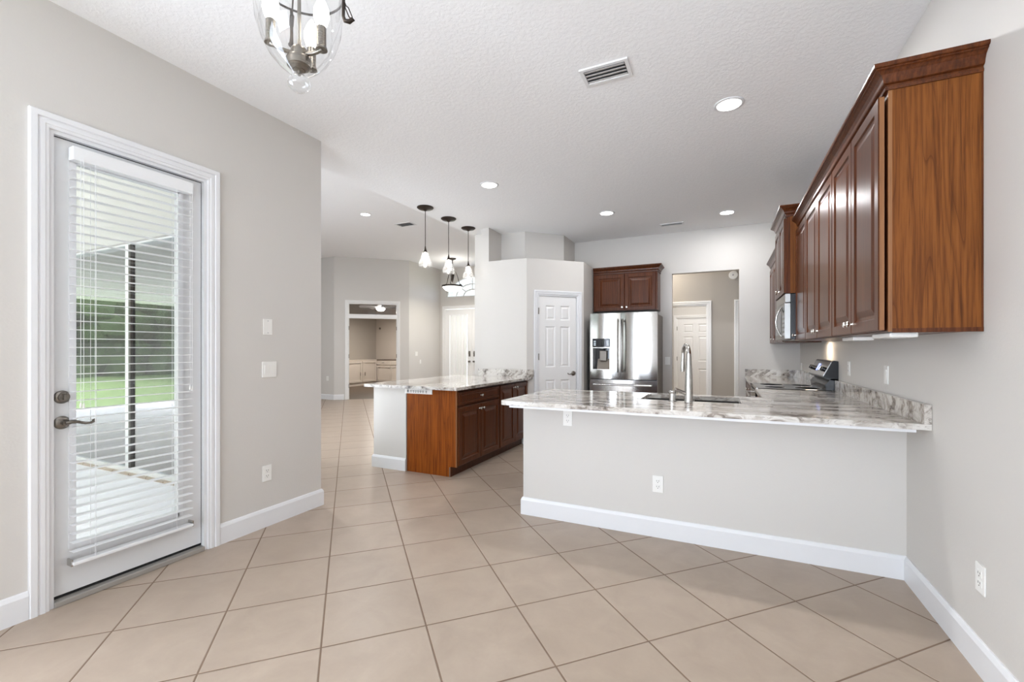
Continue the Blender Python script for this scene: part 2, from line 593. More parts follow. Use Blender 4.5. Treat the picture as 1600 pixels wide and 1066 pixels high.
struct(MB().wall((-1.95, 7.15), (-1.95, 11.0), 0.11, 0, HC).build('wall_hall.001', 'taupe'), 'end wall of the hall', 'wall')

# knee wall of the bar
struct(MB().box(-1.43, XR, YB, YB + 0.115, 0, ZU).build('wall_bar', 'wall'), 'half height wall holding up the long bar counter', 'half wall')
# pantry: lower walls with ledge, upper recess walls
PC = (-2.437, 5.63)
PD = (-1.81, 6.257)
ZL = 2.572
pw = MB()
ZK = ZL - 0.08
pw.wall((-3.15, 5.63), PC, 0.1, 0, ZK)
pw.wall(PC, PD, 0.1, 0, ZK, [(0.167, 0.79, 0, 2.075)])
pw.wall(PD, (-1.81, YF), 0.1, 0, ZK)
pw.prism([(-3.15, 5.63), PC, PD, (-1.81, YF), (-3.15, YF)], ZK, ZL)
pw.prism([(-3.15, 5.73), (-3.05, 5.73), (-3.05, 6.1), (-3.15, 6.1)], 0, ZK)
pw.prism([(-3.15, 5.63), (-3.03, 5.63), (-3.03, 6.03), (-3.15, 6.03)], ZL, HC)
pw.prism([(-3.42, 5.9), (-3.15, 5.9), (-3.15, 6.1), (-3.42, 6.1)], 0, HC)
pw.wall((-3.03, 6.03), (-2.64, 6.03), 0.1, ZL, HC)
pw.wall((-2.64, 6.03), (-2.19, 6.49), 0.1, ZL, HC)
pw.wall((-2.19, 6.49), (-2.19, YF), 0.1, ZL, HC)
struct(pw.build('wall_pantry', 'wall'), 'corner pantry walls with a plant ledge under the ceiling', 'wall')
struct(MB().wall((-3.42, 6.1), (-3.42, 11.2), -0.12, 0, HG).build('wall_foyer', 'wall'), 'foyer side wall behind the pantry', 'wall')
# half wall of the cabinet peninsula
struct(MB().box(-3.525, -3.075, 3.835, 5.63, 0, 0.895).build('wall_island', 'wall'), 'short white half wall at the end of the cherry cabinets', 'half wall')
# great room
DA, DB = Vector((-9.09, 8.436)), Vector((-7.68, 9.706))
DDIR = (DB - DA).normalized()
DANG = math.atan2(DDIR.y, DDIR.x)
den0, den1 = 0.345, 1.585          # opening along the den wall
struct(MB().wall(DA, DB, 0.12, 0, HG, [(den0, den1, 0, 2.525)]).build('wall_den', 'wall'), 'angled great room wall with the tall den doorway', 'wall')
struct(MB().wall((-12.4, 8.436), (-9.09, 8.436), 0.12, 0, HG).build('wall_great', 'wall'), 'great room wall beside the den doorway', 'wall')
struct(MB().wall((-7.68, 9.706), (-7.68, 11.2), 0.12, 0, HG).build('wall_foyer.001', 'wall'), 'foyer wall with small switch plates', 'wall')
struct(MB().wall((-7.8, 11.2), (-3.3, 11.2), 0.14, 0, 2.86, [(0.275, 2.13, 0, 2.52)]).wall((-7.8, 11.2), (-3.3, 11.2), 0.14, 2.86, HG, [(0.33, 2.08, 2.86, 3.44)]).build('wall_front', 'wall'), 'front wall with the entry doors and arched window', 'wall')
struct(MB().wall((-12.4, 2.5), (-12.4, 13.5), -0.12, 0, HG).build('wall_great.001', 'wall'), 'far end wall of the great room', 'wall')
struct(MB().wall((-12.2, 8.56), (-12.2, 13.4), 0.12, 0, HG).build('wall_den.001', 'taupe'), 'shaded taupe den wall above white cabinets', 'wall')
struct(MB().wall((-12.3, 13.4), (-7.68, 13.4), 0.12, 0, HG).build('wall_den.002', 'dencab'), 'pale den back wall', 'wall')
struct(MB().wall((-7.8, 11.34), (-7.8, 13.4), -0.12, 0, HG).build('wall_den.003', 'wall'), 'den side wall', 'wall')
# outside wall of the great room with the sliding glass doors
SL = [(-9.4, -3.45)]
struct(MB().wall((-12.4, 2.5), (XL - 0.203, 2.5), 0.19, 0, HG, [(3.0, 9.0, 0.0, 2.44)]).build('wall_patio', 'wall'), 'outside wall with the great room sliding doors', 'wall')


def baseboard(name, p0, p1, label, right=True, h=0.135, t=0.016):
    """visible on the right of travel"""
    m = MB()
    a, b = (p0, p1) if right else (p1, p0)
    m.sweep_plan([a, b], [(0, 0), (t, 0), (t, h - 0.022), (t * 0.55, h - 0.004), (t * 0.35, h), (0, h)])
    return struct(m.build(name, 'white'), label, 'baseboard')


def baseboard_path(name, pts, label, h=0.135, t=0.016):
    m = MB()
    m.sweep_plan(pts, [(0, 0), (t, 0), (t, h - 0.022), (t * 0.55, h - 0.004), (t * 0.35, h), (0, h)])
    return struct(m.build(name, 'white'), label, 'baseboard')


baseboard_path('baseboard_left', [(XL, -4.5), (XL, 0.944)], 'white baseboard before the patio door')
baseboard_path('baseboard_left.001', [(XL, 1.851), (XL, 2.69), (XL - 0.2, 2.69)], 'white baseboard between patio door and wall end')
baseboard_path('baseboard_right', [(XR, YB - 0.017), (XR, -4.5)], 'white baseboard along the right wall')
baseboard_path('baseboard_bar', [(-1.43, YB + 0.115), (-1.43, YB), (XR, YB)], 'white baseboard along the bar half wall')
baseboard_path('baseboard_island', [(-3.525, 5.6), (-3.525, 3.835), (-3.075, 3.835)], 'white baseboard around the island half wall')
baseboard_path('baseboard_pantry', [PC, (PC[0] + 0.085, PC[1] + 0.085)], 'short white baseboard left of the pantry door')
baseboard_path('baseboard_great', [(-12.2, 8.436), (-9.09, 8.436), tuple(DA + DDIR * (den0 - 0.1))], 'white baseboard beside the den doorway')
baseboard_path('baseboard_foyer', [tuple(DA + DDIR * (den1 + 0.1)), tuple(DB), (-7.68, 11.2)], 'white baseboard along the foyer wall')


def casing(m, x0, x1, z1, w, y=0.0, zb=0.0, t=0.02):
    """mitred door casing around an opening x0..x1, top z1, on the plane y (facing -y)"""
    prof = [(0.0, 0.0), (0.0, t * .45), (w * .05, t * .6), (w * .20, t * .6), (w * .24, t * .8), (w * .46, t * .8), (w * .50, t * .6),
            (w * .56, t * .6), (w * .62, t), (w * .94, t), (w, t * .8), (w, 0.0)]
    k = len(prof)
    vs = []
    for o, d in prof:
        vs += [(x0 - o, y - d, zb), (x0 - o, y - d, z1 + o), (x1 + o, y - d, z1 + o), (x1 + o, y - d, zb)]
    fs = [(4 * i + j, 4 * i + j + 1, 4 * ((i + 1) % k) + j + 1, 4 * ((i + 1) % k) + j) for i in range(k) for j in range(3)]
    fs += [tuple(4 * i for i in range(k)), tuple(4 * i + 3 for i in range(k))[::-1]]
    m.add(vs, fs)
    return m


def jamb(m, x0, x1, z1, depth, t=0.018, y=0.0):
    m.box(x0, x0 + t, y, y + depth, 0, z1)
    m.box(x1 - t, x1, y, y + depth, 0, z1)
    m.box(x0 + t, x1 - t, y, y + depth, z1 - t, z1)
    return m


def lever(parent, x, z, y, direction=1, mat='nickel', s=1.0):
    """lever handle on a face at y facing -y; the lever points towards direction*x"""
    b = MB().lathe([(0.0, 0.012), (0.018, 0.012), (0.028, 0.008), (0.033, 0.004), (0.034, 0.0)][::-1], (x, y, z), 'Y-', 28)
    h = b.build('lever_handle', mat, parent, smooth=35)
    d = direction
    l = MB()
    l.tube([(x, y - 0.006, z), (x, y - 0.045, z)], 0.011, 14)
    pts = [(x, y - 0.047, z), (x + d * 0.02, y - 0.052, z + 0.004), (x + d * 0.045, y - 0.053, z + 0.001), (x + d * 0.075, y - 0.052, z - 0.010),
           (x + d * 0.098, y - 0.050, z - 0.011), (x + d * 0.112, y - 0.048, z - 0.004), (x + d * 0.112, y - 0.048, z + 0.004), (x + d * 0.102, y - 0.048, z + 0.003)]
    l.tube(pts, [0.011, 0.0095, 0.008, 0.007, 0.0065, 0.007, 0.006, 0.004], 10)
    l.build('lever', mat, h, smooth=60)
    return h


# ------------------------------------------------------------------ patio door on the left wall (local frame: x along +Y, -y into the room)
def left_frame(name, label, cat, y, z=0.0, **k):
    return thing(name, label, cat, (XL, y, z), PI / 2, **k)


pd = struct(left_frame('door_1', 'white glazed patio door with full length blind and dark lever', 'door', 1.02))
m = casing(MB(), 0.0, 0.755, 2.415, 0.075, 0.0)
jamb(m, 0.0, 0.755, 2.415, 0.11)
m.build('door_frame', 'white', pd)
gl = (0.105, 0.60, 0.29, 2.285)      # lite opening in the leaf
lf = MB()
Y0, Y1 = 0.028, 0.072
xs = [0.022, gl[0], gl[1], 0.733]
zs = [0.045, gl[2], gl[3], 2.392]
for i in range(3):
    for j in range(3):
        if (i, j) != (1, 1):
            lf.box(xs[i], xs[i + 1], Y0, Y1, zs[j], zs[j + 1])
leaf = lf.build('leaf', 'patiodoor', pd)
bead = MB()
for (a, b, c, d) in ((gl[0] - 0.022, gl[0] + 0.006, gl[2] - .022, gl[3] + .022), (gl[1] - 0.006, gl[1] + 0.022, gl[2] - .022, gl[3] + .022)):
    bead.box(a, b, Y0 - 0.010, Y0 + 0.004, c, d)
bead.box(gl[0], gl[1], Y0 - 0.010, Y0 + 0.004, gl[2] - .022, gl[2] + 0.006)
bead.box(gl[0], gl[1], Y0 - 0.010, Y0 + 0.004, gl[3] - 0.006, gl[3] + .022)
bead.build('glazing_bead', 'white', leaf)
MB().box(gl[0], gl[1], 0.048, 0.053, gl[2], gl[3]).build('glass_pane', 'glass', leaf)
MB().box(0.018, 0.737, -0.012, 0.11, 0.0, 0.028).build('threshold', 'sill', pd, bevel=0.004)
ws = MB()
ws.box(0.733, 0.738, 0.03, 0.075, 0.03, 2.4)
ws.box(0.018, 0.737, 0.03, 0.075, 2.392, 2.398)
ws.box(0.022, 0.733, 0.034, 0.07, 0.028, 0.045)
ws.build('weatherstrip', 'black', pd)
lever(pd, 0.058, 0.930, Y0, 1)
db = MB().lathe([(0.034, 0.0), (0.033, 0.005), (0.029, 0.010), (0.021, 0.013), (0.020, 0.020), (0.0, 0.022)], (0.058, Y0, 1.062), 'Y-', 28).build('deadbolt', 'nickel', pd, smooth=35)
MB().box(0.053, 0.063, Y0 - 0.040, Y0 - 0.018, 1.048, 1.076).build('thumb_turn', 'nickel', db, bevel=0.002)
hg = MB()
for z in (0.25, 1.2, 2.15):
    hg.tube([(0.745, -0.002, z), (0.745, -0.002, z + 0.09)], 0.006, 10)

# blind: hangs on the door, a thing of its own
bl = left_frame('window_blind', 'white horizontal slat blind hanging over the patio door glass', 'blind', 1.02)
bx0, bx1 = 0.078, 0.650
MB().box(bx0, bx1 + 0.004, -0.036, Y0 - 0.011, 2.285, 2.355).build('headrail', 'blind', bl, bevel=0.004)
sl = MB()
z = 0.263
while z < 2.27:
    sl.extrude_x([(-0.042, z - 0.0008), (-0.018, z + 0.0010), (0.006, z - 0.0004), (0.006, z + 0.0016), (-0.018, z + 0.0030), (-0.042, z + 0.0012)], bx0, bx1)
    z += 0.0458
sl.build('slats', 'blind', bl)
MB().box(bx0, bx1, -0.044, 0.008, 0.196, 0.212).build('bottom_rail', 'blind', bl, bevel=0.003)
cd = MB()
for x in (0.165, 0.555):
    for yy in (-0.043, 0.0065):
        cd.tube([(x, yy, 0.20), (x, yy, 2.29)], 0.0011, 6)
    cd.tube([(x + 0.014, -0.018, 0.20), (x + 0.014, -0.018, 2.29)], 0.0009, 6)
cd.build('ladder_cords', 'blind', bl)
for x, zz in ((0.105, 1.03), (0.628, 1.08)):
    pc = MB().tube([(x, -0.046, zz), (x, -0.046, 2.30)], 0.0011, 6)
    pc.tube([(x + 0.012, -0.046, zz - 0.004), (x + 0.012, -0.046, 2.30)], 0.0011, 6)
    pc = pc.build('pull_cord', 'blind', bl)
    tz = MB()
    for q in (0, 0.012):
        tz.lathe([(0.0015, 0.0), (0.004, -0.004), (0.0055, -0.022), (0.005, -0.026), (0.0, -0.026)], (x + q, -0.046, zz + 0.002 - q * .4), 'Z', 12)
    tz.build('tassel', 'plastic', pc, smooth=40)
for x in (bx0 - 0.004, bx1 + 0.001):
    MB().box(x, x + 0.007, -0.030, 0.018, 0.19, 0.225).build('hold_down_bracket', 'chrome', bl)


# ------------------------------------------------------------------ wall plates
def plate(name, label, cat, loc, rot, kind='outlet', group=None):
    w = {'double': 0.116}.get(kind, 0.072)
    h = 0.116
    t = thing(name, label, cat, loc, rot, group)
    MB().box(-w / 2, w / 2, -0.006, 0, -h / 2, h / 2).build('cover_plate', 'plastic', t, bevel=0.002)
    if kind == 'outlet':
        for s in (-1, 1):
            r = MB().box(-0.017, 0.017, -0.008, -0.005, s * 0.0195 - 0.0145, s * 0.0195 + 0.0145).build('receptacle', 'plastic', t, bevel=0.003)
            sm = MB()
            zc = s * 0.0195
            sm.box(-0.0085, -0.0060, -0.0086, -0.0078, zc - 0.001, zc + 0.008)
            sm.box(0.0060, 0.0085, -0.0086, -0.0078, zc - 0.001, zc + 0.008)
            sm.lathe([(0.0027, 0.0), (0.0027, 0.0008)], (0, -0.0078, zc - 0.008), 'Y-', 10)
            sm.build('slots', 'slot', r)
    elif kind in ('switch', 'double'):
        for cx in ((0.0,) if kind == 'switch' else (-0.023, 0.023)):
            r = MB().extrude_x([(-0.005, -0.033), (-0.0065, -0.033), (-0.0095, 0.033), (-0.005, 0.033)], cx - 0.0165, cx + 0.0165).build('rocker', 'plastic', t)
    elif kind == 'blank':
        for zc in (-0.044, 0.044):
            MB().lathe([(0.004, 0.0), (0.004, 0.0012), (0, 0.0016)], (0, -0.006, zc), 'Y-', 10).build('screw', 'greylens', t)
    return t


plate('blank_plate', 'small blank white plate high on the left wall, topmost of three', 'wall plate', (XL, 2.203, 1.474), PI / 2, 'blank')
plate('light_switch', 'white double rocker switch in the middle of the left wall', 'switch', (XL, 2.216, 1.158), PI / 2, 'double')
plate('wall_outlet', 'white outlet low on the left wall, below the double switch', 'outlet', (XL, 2.197, 0.391), PI / 2, 'outlet')
plate('wall_outlet', 'white outlet tucked under the bar counter overhang', 'outlet', (-1.06, YB, 0.784), 0, 'outlet')
plate('wall_outlet', 'white outlet low in the middle of the bar half wall', 'outlet', (-0.404, YB, 0.369), 0, 'outlet')
plate('wall_outlet', 'white outlet low on the right wall near the corner', 'outlet', (XR, 2.43, 0.381), -PI / 2, 'outlet')
plate('light_switch', 'white switch on the right wall under the nearest tall cabinets', 'switch', (XR, 3.57, 1.145), -PI / 2, 'switch')
plate('wall_outlet', 'white outlet above the backsplash just before the range', 'outlet', (XR, 4.49, 1.150), -PI / 2, 'outlet')
plate('light_switch', 'white switch in the far corner behind the range', 'switch', (XR, 6.90, 1.07), -PI / 2, 'switch')
plate('light_switch', 'white switch beside the refrigerator at the hall opening', 'switch', (-0.74, YF, 1.135), 0, 'switch')
plate('wall_outlet', 'tiny white outlet low on the great room wall beside the den', 'outlet', (-9.32, 8.436, 0.55), 0, 'outlet')
plate('light_switch', 'pale double switch on the foyer wall', 'switch', (-7.68, 10.02, 1.186), PI / 2, 'double')
plate('thermostat', 'tiny white sensor under the foyer switch', 'wall plate', (-7.68, 10.2, 0.965), PI / 2, 'blank')


# ------------------------------------------------------------------ panel doors
def six_panel(name_parent, x0, x1, z0, z1, y, yb, mat='doorw'):
    W_ = x1 - x0
    st, ce = 0.105 * W_ / 0.61, 0.085 * W_ / 0.61
    pw_ = (W_ - 2 * st - ce) / 2
    xs_ = [x0, x0 + st, x0 + st + pw_, x0 + st + pw_ + ce, x1 - st, x1]
    k = (z1 - z0) / 2.06
    zs_ = [z0, z0 + 0.22 * k, z0 + 0.875 * k, z0 + 1.055 * k, z0 + 1.635 * k, z0 + 1.725 * k, z0 + 1.93 * k, z1]
    cells = {(i, j) for i in (1, 3) for j in (1, 3, 5)}
    return MB().panel(xs_, zs_, cells, [(0.006, 0.006), (0.012, 0.011), (0.022, 0.011), (0.040, 0.003)], y, yb).build('leaf', mat, name_parent)


dA = PI / 4
d2 = struct(thing('door_2', 'white six panel pantry door with dark lever', 'door', (PC[0], PC[1], 0), dA))
m = casing(MB(), 0.167, 0.79, 2.075, 0.06)
jamb(m, 0.167, 0.79, 2.075, 0.10)
m.build('door_frame', 'white', d2)
six_panel(d2, 0.19, 0.767, 0.012, 2.055, 0.012, 0.047)
lever(d2, 0.725, 0.965, 0.012, -1)
for z in (0.22, 1.16, 1.80):
    hb = MB()
    hb.tube([(0.183, 0.002, z), (0.183, 0.002, z + 0.09)], 0.006, 10)
    hb.box(0.167, 0.183, -0.001, 0.004, z, z + 0.09)
    hb.build('hinge', 'nickel', d2)

d3 = struct(thing('door_3', 'white panel door at the far end of the hall', 'door', (-0.96, 11.0, 0), 0))
m = casing(MB(), 0.0, 0.83, 2.035, 0.06)
jamb(m, 0.0, 0.83, 2.035, 0.1)
m.build('door_frame', 'doorw', d3)
six_panel(d3, 0.02, 0.81, 0.01, 2.017, 0.012, 0.047)
for z in (0.25, 1.05, 1.75):
    MB().tube([(0.014, 0.0, z), (0.014, 0.0, z + 0.09)], 0.007, 10).build('hinge', 'nickel', d3)
# hall doorways (casing only) and the ajar leaf
tr = MB()
casing(tr, -1.10, -0.22, 2.035, 0.065, 7.9)
casing(tr, 0.24, 0.88, 2.035, 0.065, 7.9)
jamb(tr, -1.10, -0.22, 2.035, 0.11, 0.016, 7.9)
jamb(tr, 0.24, 0.88, 2.035, 0.11, 0.016, 7.9)
struct(tr.build('trim_1', 'doorw'), 'white casings of the two hall doorways', 'door trim')
d4 = struct(thing('door_4', 'door standing open inside the hall doorway', 'door', (-1.085, 8.02, 0), 1.30))
six_panel(d4, 0.0, 0.80, 0.01, 2.017, 0.0, 0.035)
MB().lathe([(0.028, 0.0), (0.026, 0.006), (0.010, 0.010), (0.010, 0.03), (0.024, 0.04), (0.027, 0.052), (0.018, 0.064), (0, 0.066)], (0.735, 0.0, 0.96), 'Y-', 20).build('door_knob', 'brass', d4, smooth=40)
d5 = struct(thing('door_5', 'closed door at the right of the hall', 'door', (0.24, 7.9, 0), 0))
six_panel(d5, 0.02, 0.62, 0.01, 2.017, 0.04, 0.075)

# den doorway casing with transom
dn = struct(thing('trim_2', 'white casing and transom bar around the den doorway', 'door trim', (*DA, 0), DANG))
m = casing(MB(), den0, den1, 2.525, 0.075)
jamb(m, den0, den1, 2.525, 0.12, 0.02)
m.box(den0 + 0.02, den1 - 0.02, -0.015, 0.12, 2.125, 2.235)
m.build('casing', 'doorw', dn)
MB().box(den0 + 0.02, den1 - 0.02, 0.055, 0.060, 2.235, 2.505).build('transom_glass', 'glass', dn)
for x in (den0 + 0.012, den1 - 0.022):
    for z in (0.30, 1.08, 1.82):
        MB().box(x, x + 0.012, -0.006, 0.03, z, z + 0.10).build('hinge', 'nickel', dn)

# ------------------------------------------------------------------ entry doors
FX = -7.525
def entry_leaf(k, label, flip):
    d = struct(thing('door_%d' % k, label, 'door', (FX + (0.0 if not flip else 0.93), 11.2, 0), 0))
    g = (0.16, 0.77, 0.5, 2.33)
    a = MB()
    xs_, zs_ = [0.005, g[0], g[1], 0.925], [0.01, g[2], g[3], 2.50]
    for i in range(3):
        for j in range(3):
            if (i, j) != (1, 1):
                a.box(xs_[i], xs_[i + 1], 0.03, 0.075, zs_[j], zs_[j + 1])
    a.build('leaf', 'doorw', d)
    b = MB()
    b.box(g[0] - 0.03, g[0], 0.018, 0.03, g[2] - .03, g[3] + .03)
    b.box(g[1], g[1] + 0.03, 0.018, 0.03, g[2] - .03, g[3] + .03)
    b.box(g[0], g[1], 0.018, 0.03, g[2] - .03, g[2])
    b.box(g[0], g[1], 0.018, 0.03, g[3], g[3] + .03)
    b.build('glazing_bead', 'doorw', d)
    MB().box(g[0], g[1], 0.05, 0.055, g[2], g[3]).build('glass_pane', 'glass', d)
    hx = 0.845 if not flip else 0.075
    MB().lathe([(0.03, 0.0), (0.03, 0.008), (0.012, 0.012), (0.012, 0.035), (0.027, 0.045), (0.027, 0.06), (0, 0.066)], (hx, 0.03, 0.955), 'Y-', 18).build('door_knob', 'nickel', d, smooth=40)
    q = MB().box(hx - 0.028, hx + 0.028, 0.018, 0.03, 1.10, 1.26)
    q.lathe([(0.026, 0.0), (0.026, 0.02), (0, 0.022)], (hx, 0.018, 1.20), 'Y-', 18)
    q.build('deadbolt', 'nickel', d, bevel=0.003)
    return d


entry_leaf(6, 'white entry door with curtained glass', False)
entry_leaf(7, 'second entry door leaf half hidden by the pantry wall', True)
m = casing(MB(), -7.525, -5.67, 2.52, 0.08, 11.2)
jamb(m, -7.525, -5.67, 2.52, 0.14, 0.005, 11.2)
struct(m.build('trim_3', 'doorw'), 'white casing around the entry doors', 'door trim')
cu = MB()
N = 120
row = []
for i in range(N + 1):
    x = 0.175 + 0.585 * i / N
    row.append((x, 0.006 + 0.011 * math.sin(i / N * 2 * PI * 11) + 0.004 * math.sin(i / N * 37)))
vs = [(x, y, 0.52) for x, y in row] + [(x, y, 2.33) for x, y in row] + [(x, y - .002, 0.52) for x, y in row] + [(x, y - .002, 2.33) for x, y in row]
n1 = N + 1
fs = []
for i in range(N):
    fs.append((i, i + 1, n1 + i + 1, n1 + i))
    fs.append((2 * n1 + i, 3 * n1 + i, 3 * n1 + i + 1, 2 * n1 + i + 1))
cu.add(vs, fs)
ct = thing('door_curtain', 'sheer white gathered curtain on the entry door glass', 'curtain', (FX, 11.2, 0))
cu.build('fabric', 'curtain', ct, smooth=60)
for z in (0.515, 2.335):
    MB().tube([(0.155, 0.006, z), (0.785, 0.006, z)], 0.006, 10).build('curtain_rod', 'white', ct)

# arched window over the entry
aw = struct(thing('window_1', 'arched window with curved muntins above the entry doors', 'window', (-6.595, 11.2, 2.86)))
fr = MB()
R = 0.86
H_ = 0.56
arc = lambda r, n=24: [(r * math.cos(PI * i / n), r * H_ / R * math.sin(PI * i / n)) for i in range(n + 1)]
for r in (0.86, 0.55, 0.30):
    fr.tube([(x, 0.05, 0.01 + z) for x, z in arc(r)], 0.022, 8)
fr.tube([(-0.86, 0.05, 0.012), (0.86, 0.05, 0.012)], 0.022, 8)
for a in (0.25, 0.5, 0.75):
    fr.tube([(0.3 * math.cos(PI * a), 0.05, 0.01 + 0.3 * H_ / R * math.sin(PI * a)), (0.86 * math.cos(PI * a), 0.05, 0.01 + H_ * math.sin(PI * a))], 0.018, 8)
fr.build('window_frame', 'doorw', aw)
sp = MB()
top = arc(0.875, 24)
for i in range(24):
    (xa, za), (xb, zb) = top[i], top[i + 1]
    sp.add([(xa, 0.02, za), (xb, 0.02, zb), (xb, 0.02, 0.585), (xa, 0.02, 0.585), (xa, 0.10, za), (xb, 0.10, zb), (xb, 0.10, 0.585), (xa, 0.10, 0.585)],
           [(0, 1, 2, 3), (7, 6, 5, 4), (0, 4, 5, 1)])
sp.build('spandrel', 'wall', aw)
gp = MB()
pa = arc(0.86)
gp.add([(x, 0.06, z) for x, z in pa] + [(x, 0.064, z) for x, z in pa], [tuple(range(25)), tuple(range(49, 24, -1))])
gp.build('glass_pane', 'slider', aw)


# ------------------------------------------------------------------ cabinets
DLOOPS = [(0.0, -0.0), (0.0035, -0.0035), (0.052, -0.0035), (0.058, 0.004), (0.066, 0.006), (0.074, 0.006), (0.100, -0.002), (0.104, -0.003)]


def cab_door(parent, x0, x1, z0, z1, knob=None, mat='cherry', y=-0.018, name='door', knobmat='knob', loops=DLOOPS):
    k = min(1.0, (x1 - x0) / 0.36, (z1 - z0) / 0.36) if (z1 - z0) > 0.2 else 0.42
    lp = [(a * k if a > 0.004 else a, d) for a, d in loops]
    d = MB().panel([x0, x1], [z0, z1], {(0, 0)}, lp, y, y + 0.018).build(name, mat, parent)
    if knob:
        kx, kz = knob
        MB().lathe([(0.0, 0.0), (0.008, 0.0), (0.0055, 0.006), (0.0055, 0.014), (0.0125, 0.019), (0.0150, 0.024), (0.0125, 0.029), (0.0, 0.031)][1:], (kx, y - 0.0035, kz), 'Y-', 20).build('knob', knobmat, d, smooth=40)
    return d


CROWN = [(0.0, -0.020), (0.011, -0.020), (0.013, -0.010), (0.006, -0.006), (0.006, 0.003), (0.017, 0.007), (0.020, 0.012), (0.022, 0.024), (0.030, 0.040), (0.042, 0.051), (0.050, 0.055), (0.050, 0.060), (0.057, 0.062), (0.060, 0.067), (0.060, 0.078), (0.0, 0.078)]


def crown(parent, w, D, ztop, left=False, right=False, mat='cherry', scale=1.0):
    pts = []
    if left:
        pts.append((0, D))
    pts += [(0, 0), (w, 0)]
    if right:
        pts.append((w, D))
    m_ = MB().sweep_plan(pts, [(o * scale, ztop + z * scale) for o, z in CROWN])
    return m_.build('crown_molding', mat, parent)


def upper(label, loc, rot, w, D, h, doors, knob_side, cl=False, cr=False, group=None, bottom_rail=True, cs=1.0, mat='cherry', name='wall_cabinet', dy=-0.018):
    c = thing(name, label, 'cabinet', loc, rot, group)
    b = MB()
    b.box(0, w, 0.0, D, 0, h)
    b.build('carcass', mat, c)
    n = len(doors)
    for i, (x0, x1) in enumerate(doors):
        ks = knob_side[i]
        kx = x0 + 0.03 if ks == 'l' else x1 - 0.03
        cab_door(c, x0, x1, 0.006, h - 0.035, (kx, 0.055), y=dy)
    crown(c, w, D, h, cl, cr, mat, cs)
    return c


UX = 0.645                       # face of the upper cabinets' frames
UD = XR - UX - 0.001
ZUP, HUP = 1.383, 1.056
grp = 'tall cherry upper cabinets on the right wall'
u1 = upper('nearest tall cherry upper cabinet with the wood grain end panel', (UX, 3.33, ZUP), -PI / 2, 0.91, UD, HUP,
           [(0.006, 0.450), (0.456, 0.900)], 'rl', cr=True, group=grp, dy=-0.027)
# end panel with grain, raw stile and base lip (right side = towards the camera)
MB().box(0.9095, 0.9145, 0.014, UD, 0.012, HUP - 0.004).build('end_panel', 'cherryend', u1)
MB().box(0.9095, 0.9150, 0.0, 0.014, 0.0, HUP - 0.004).build('end_stile', 'cherryedge', u1)
lp = MB()
lp.box(0.9095, 0.9190, 0.014, UD, -0.004, 0.014)
lp.box(0.9095, 0.9185, 0.014, UD, HUP - 0.012, HUP)
lp.box(0.9095, 0.9175, UD - 0.005, UD, 0.0, HUP)
lp.build('panel_molding', 'cherry', u1)
MB().box(0.8985, 0.9035, -0.0265, -0.0095, 0.008, HUP - 0.037).build('door_edge', 'cherryedge', u1)
u2 = upper('middle tall cherry upper cabinet, second from the end panel', (UX, 4.30, ZUP), -PI / 2, 0.97, UD, HUP,
           [(0.006, 0.480), (0.486, 0.964)], 'rl', group=grp, dy=-0.027)
u3 = upper('narrow cherry upper cabinet right before the microwave', (UX, 4.85, ZUP), -PI / 2, 0.55, UD, HUP,
           [(0.006, 0.544)], 'l', group=grp, dy=-0.027)
# cabinet over the microwave, deeper and taller
u4 = upper('deeper cherry cabinet above the microwave', (0.545, 5.612, 1.832), -PI / 2, 0.76, XR - 0.546, 0.735,
           [(0.006, 0.377), (0.383, 0.754)], 'rl', cl=True, cr=True, group='cherry cabinets around the microwave')
MB().box(0.7595, 0.7640, 0.030, 0.30, 0.0, 0.735).build('end_panel', 'cherryend', u4)
u5 = upper('cherry upper cabinet past the microwave in the far corner', (UX - 0.03, 7.035, ZUP), -PI / 2, 1.42, UD + 0.03, HUP - 0.03,
           [(0.006, 0.468), (0.474, 0.940), (0.946, 1.414)], 'rlr', group='cherry cabinets around the microwave')
# over the fridge
u6 = upper('cherry two door cabinet above the refrigerator', (-1.79, 6.735, 1.885), 0, 0.945, YF - 6.736, 0.585,
           [(0.03, 0.470), (0.476, 0.920)], 'rl', cl=False, cr=True)


def under_light(label, y, x, lit=False, L=0.26):
    t = thing('under_cabinet_light', label, 'under cabinet light', (x, y, ZUP - 0.001), -PI / 2, 'lights under the upper cabinets')
    MB().box(-L / 2, L / 2, -0.05, 0.05, -0.022, 0).build('housing', 'plastic', t, bevel=0.006)
    MB().box(-L / 4, L / 4, -0.032, 0.032, -0.0245, -0.0215).build('lens', 'puck' if lit else 'greylens', t)
    return t


under_light('white under cabinet light nearest the end panel', 2.62, 0.72)
under_light('white under cabinet light under the second door pair', 3.32, 0.74)
# ------------------------------------------------------------------ microwave
mw = thing('microwave', 'stainless over the range microwave with a bowed handle', 'microwave', (0.535, 5.608, 1.402), -PI / 2)
MB().box(0, 0.752, 0.045, XR - 0.545, 0, 0.428).build('housing', 'black', mw, bevel=0.004)
fc = MB()
fc.box(0.0, 0.752, 0.0, 0.045, 0.345, 0.428)
fc.build('vent_strip', 'steelsoft', mw, bevel=0.004)
dr = MB().box(0.0, 0.58, -0.006, 0.045, 0.004, 0.340).build('door', 'steelsoft', mw, bevel=0.004)
MB().box(0.06, 0.50, -0.009, -0.005, 0.05, 0.295).build('window', 'blackglass', dr)
hd = MB()
hd.tube([(0.545, -0.006, 0.03), (0.535, -0.020, 0.05), (0.520, -0.045, 0.11), (0.515, -0.055, 0.175), (0.520, -0.045, 0.24), (0.535, -0.020, 0.30), (0.545, -0.006, 0.32)], 0.009, 10)
hd.build('handle', 'chrome', dr, smooth=60)
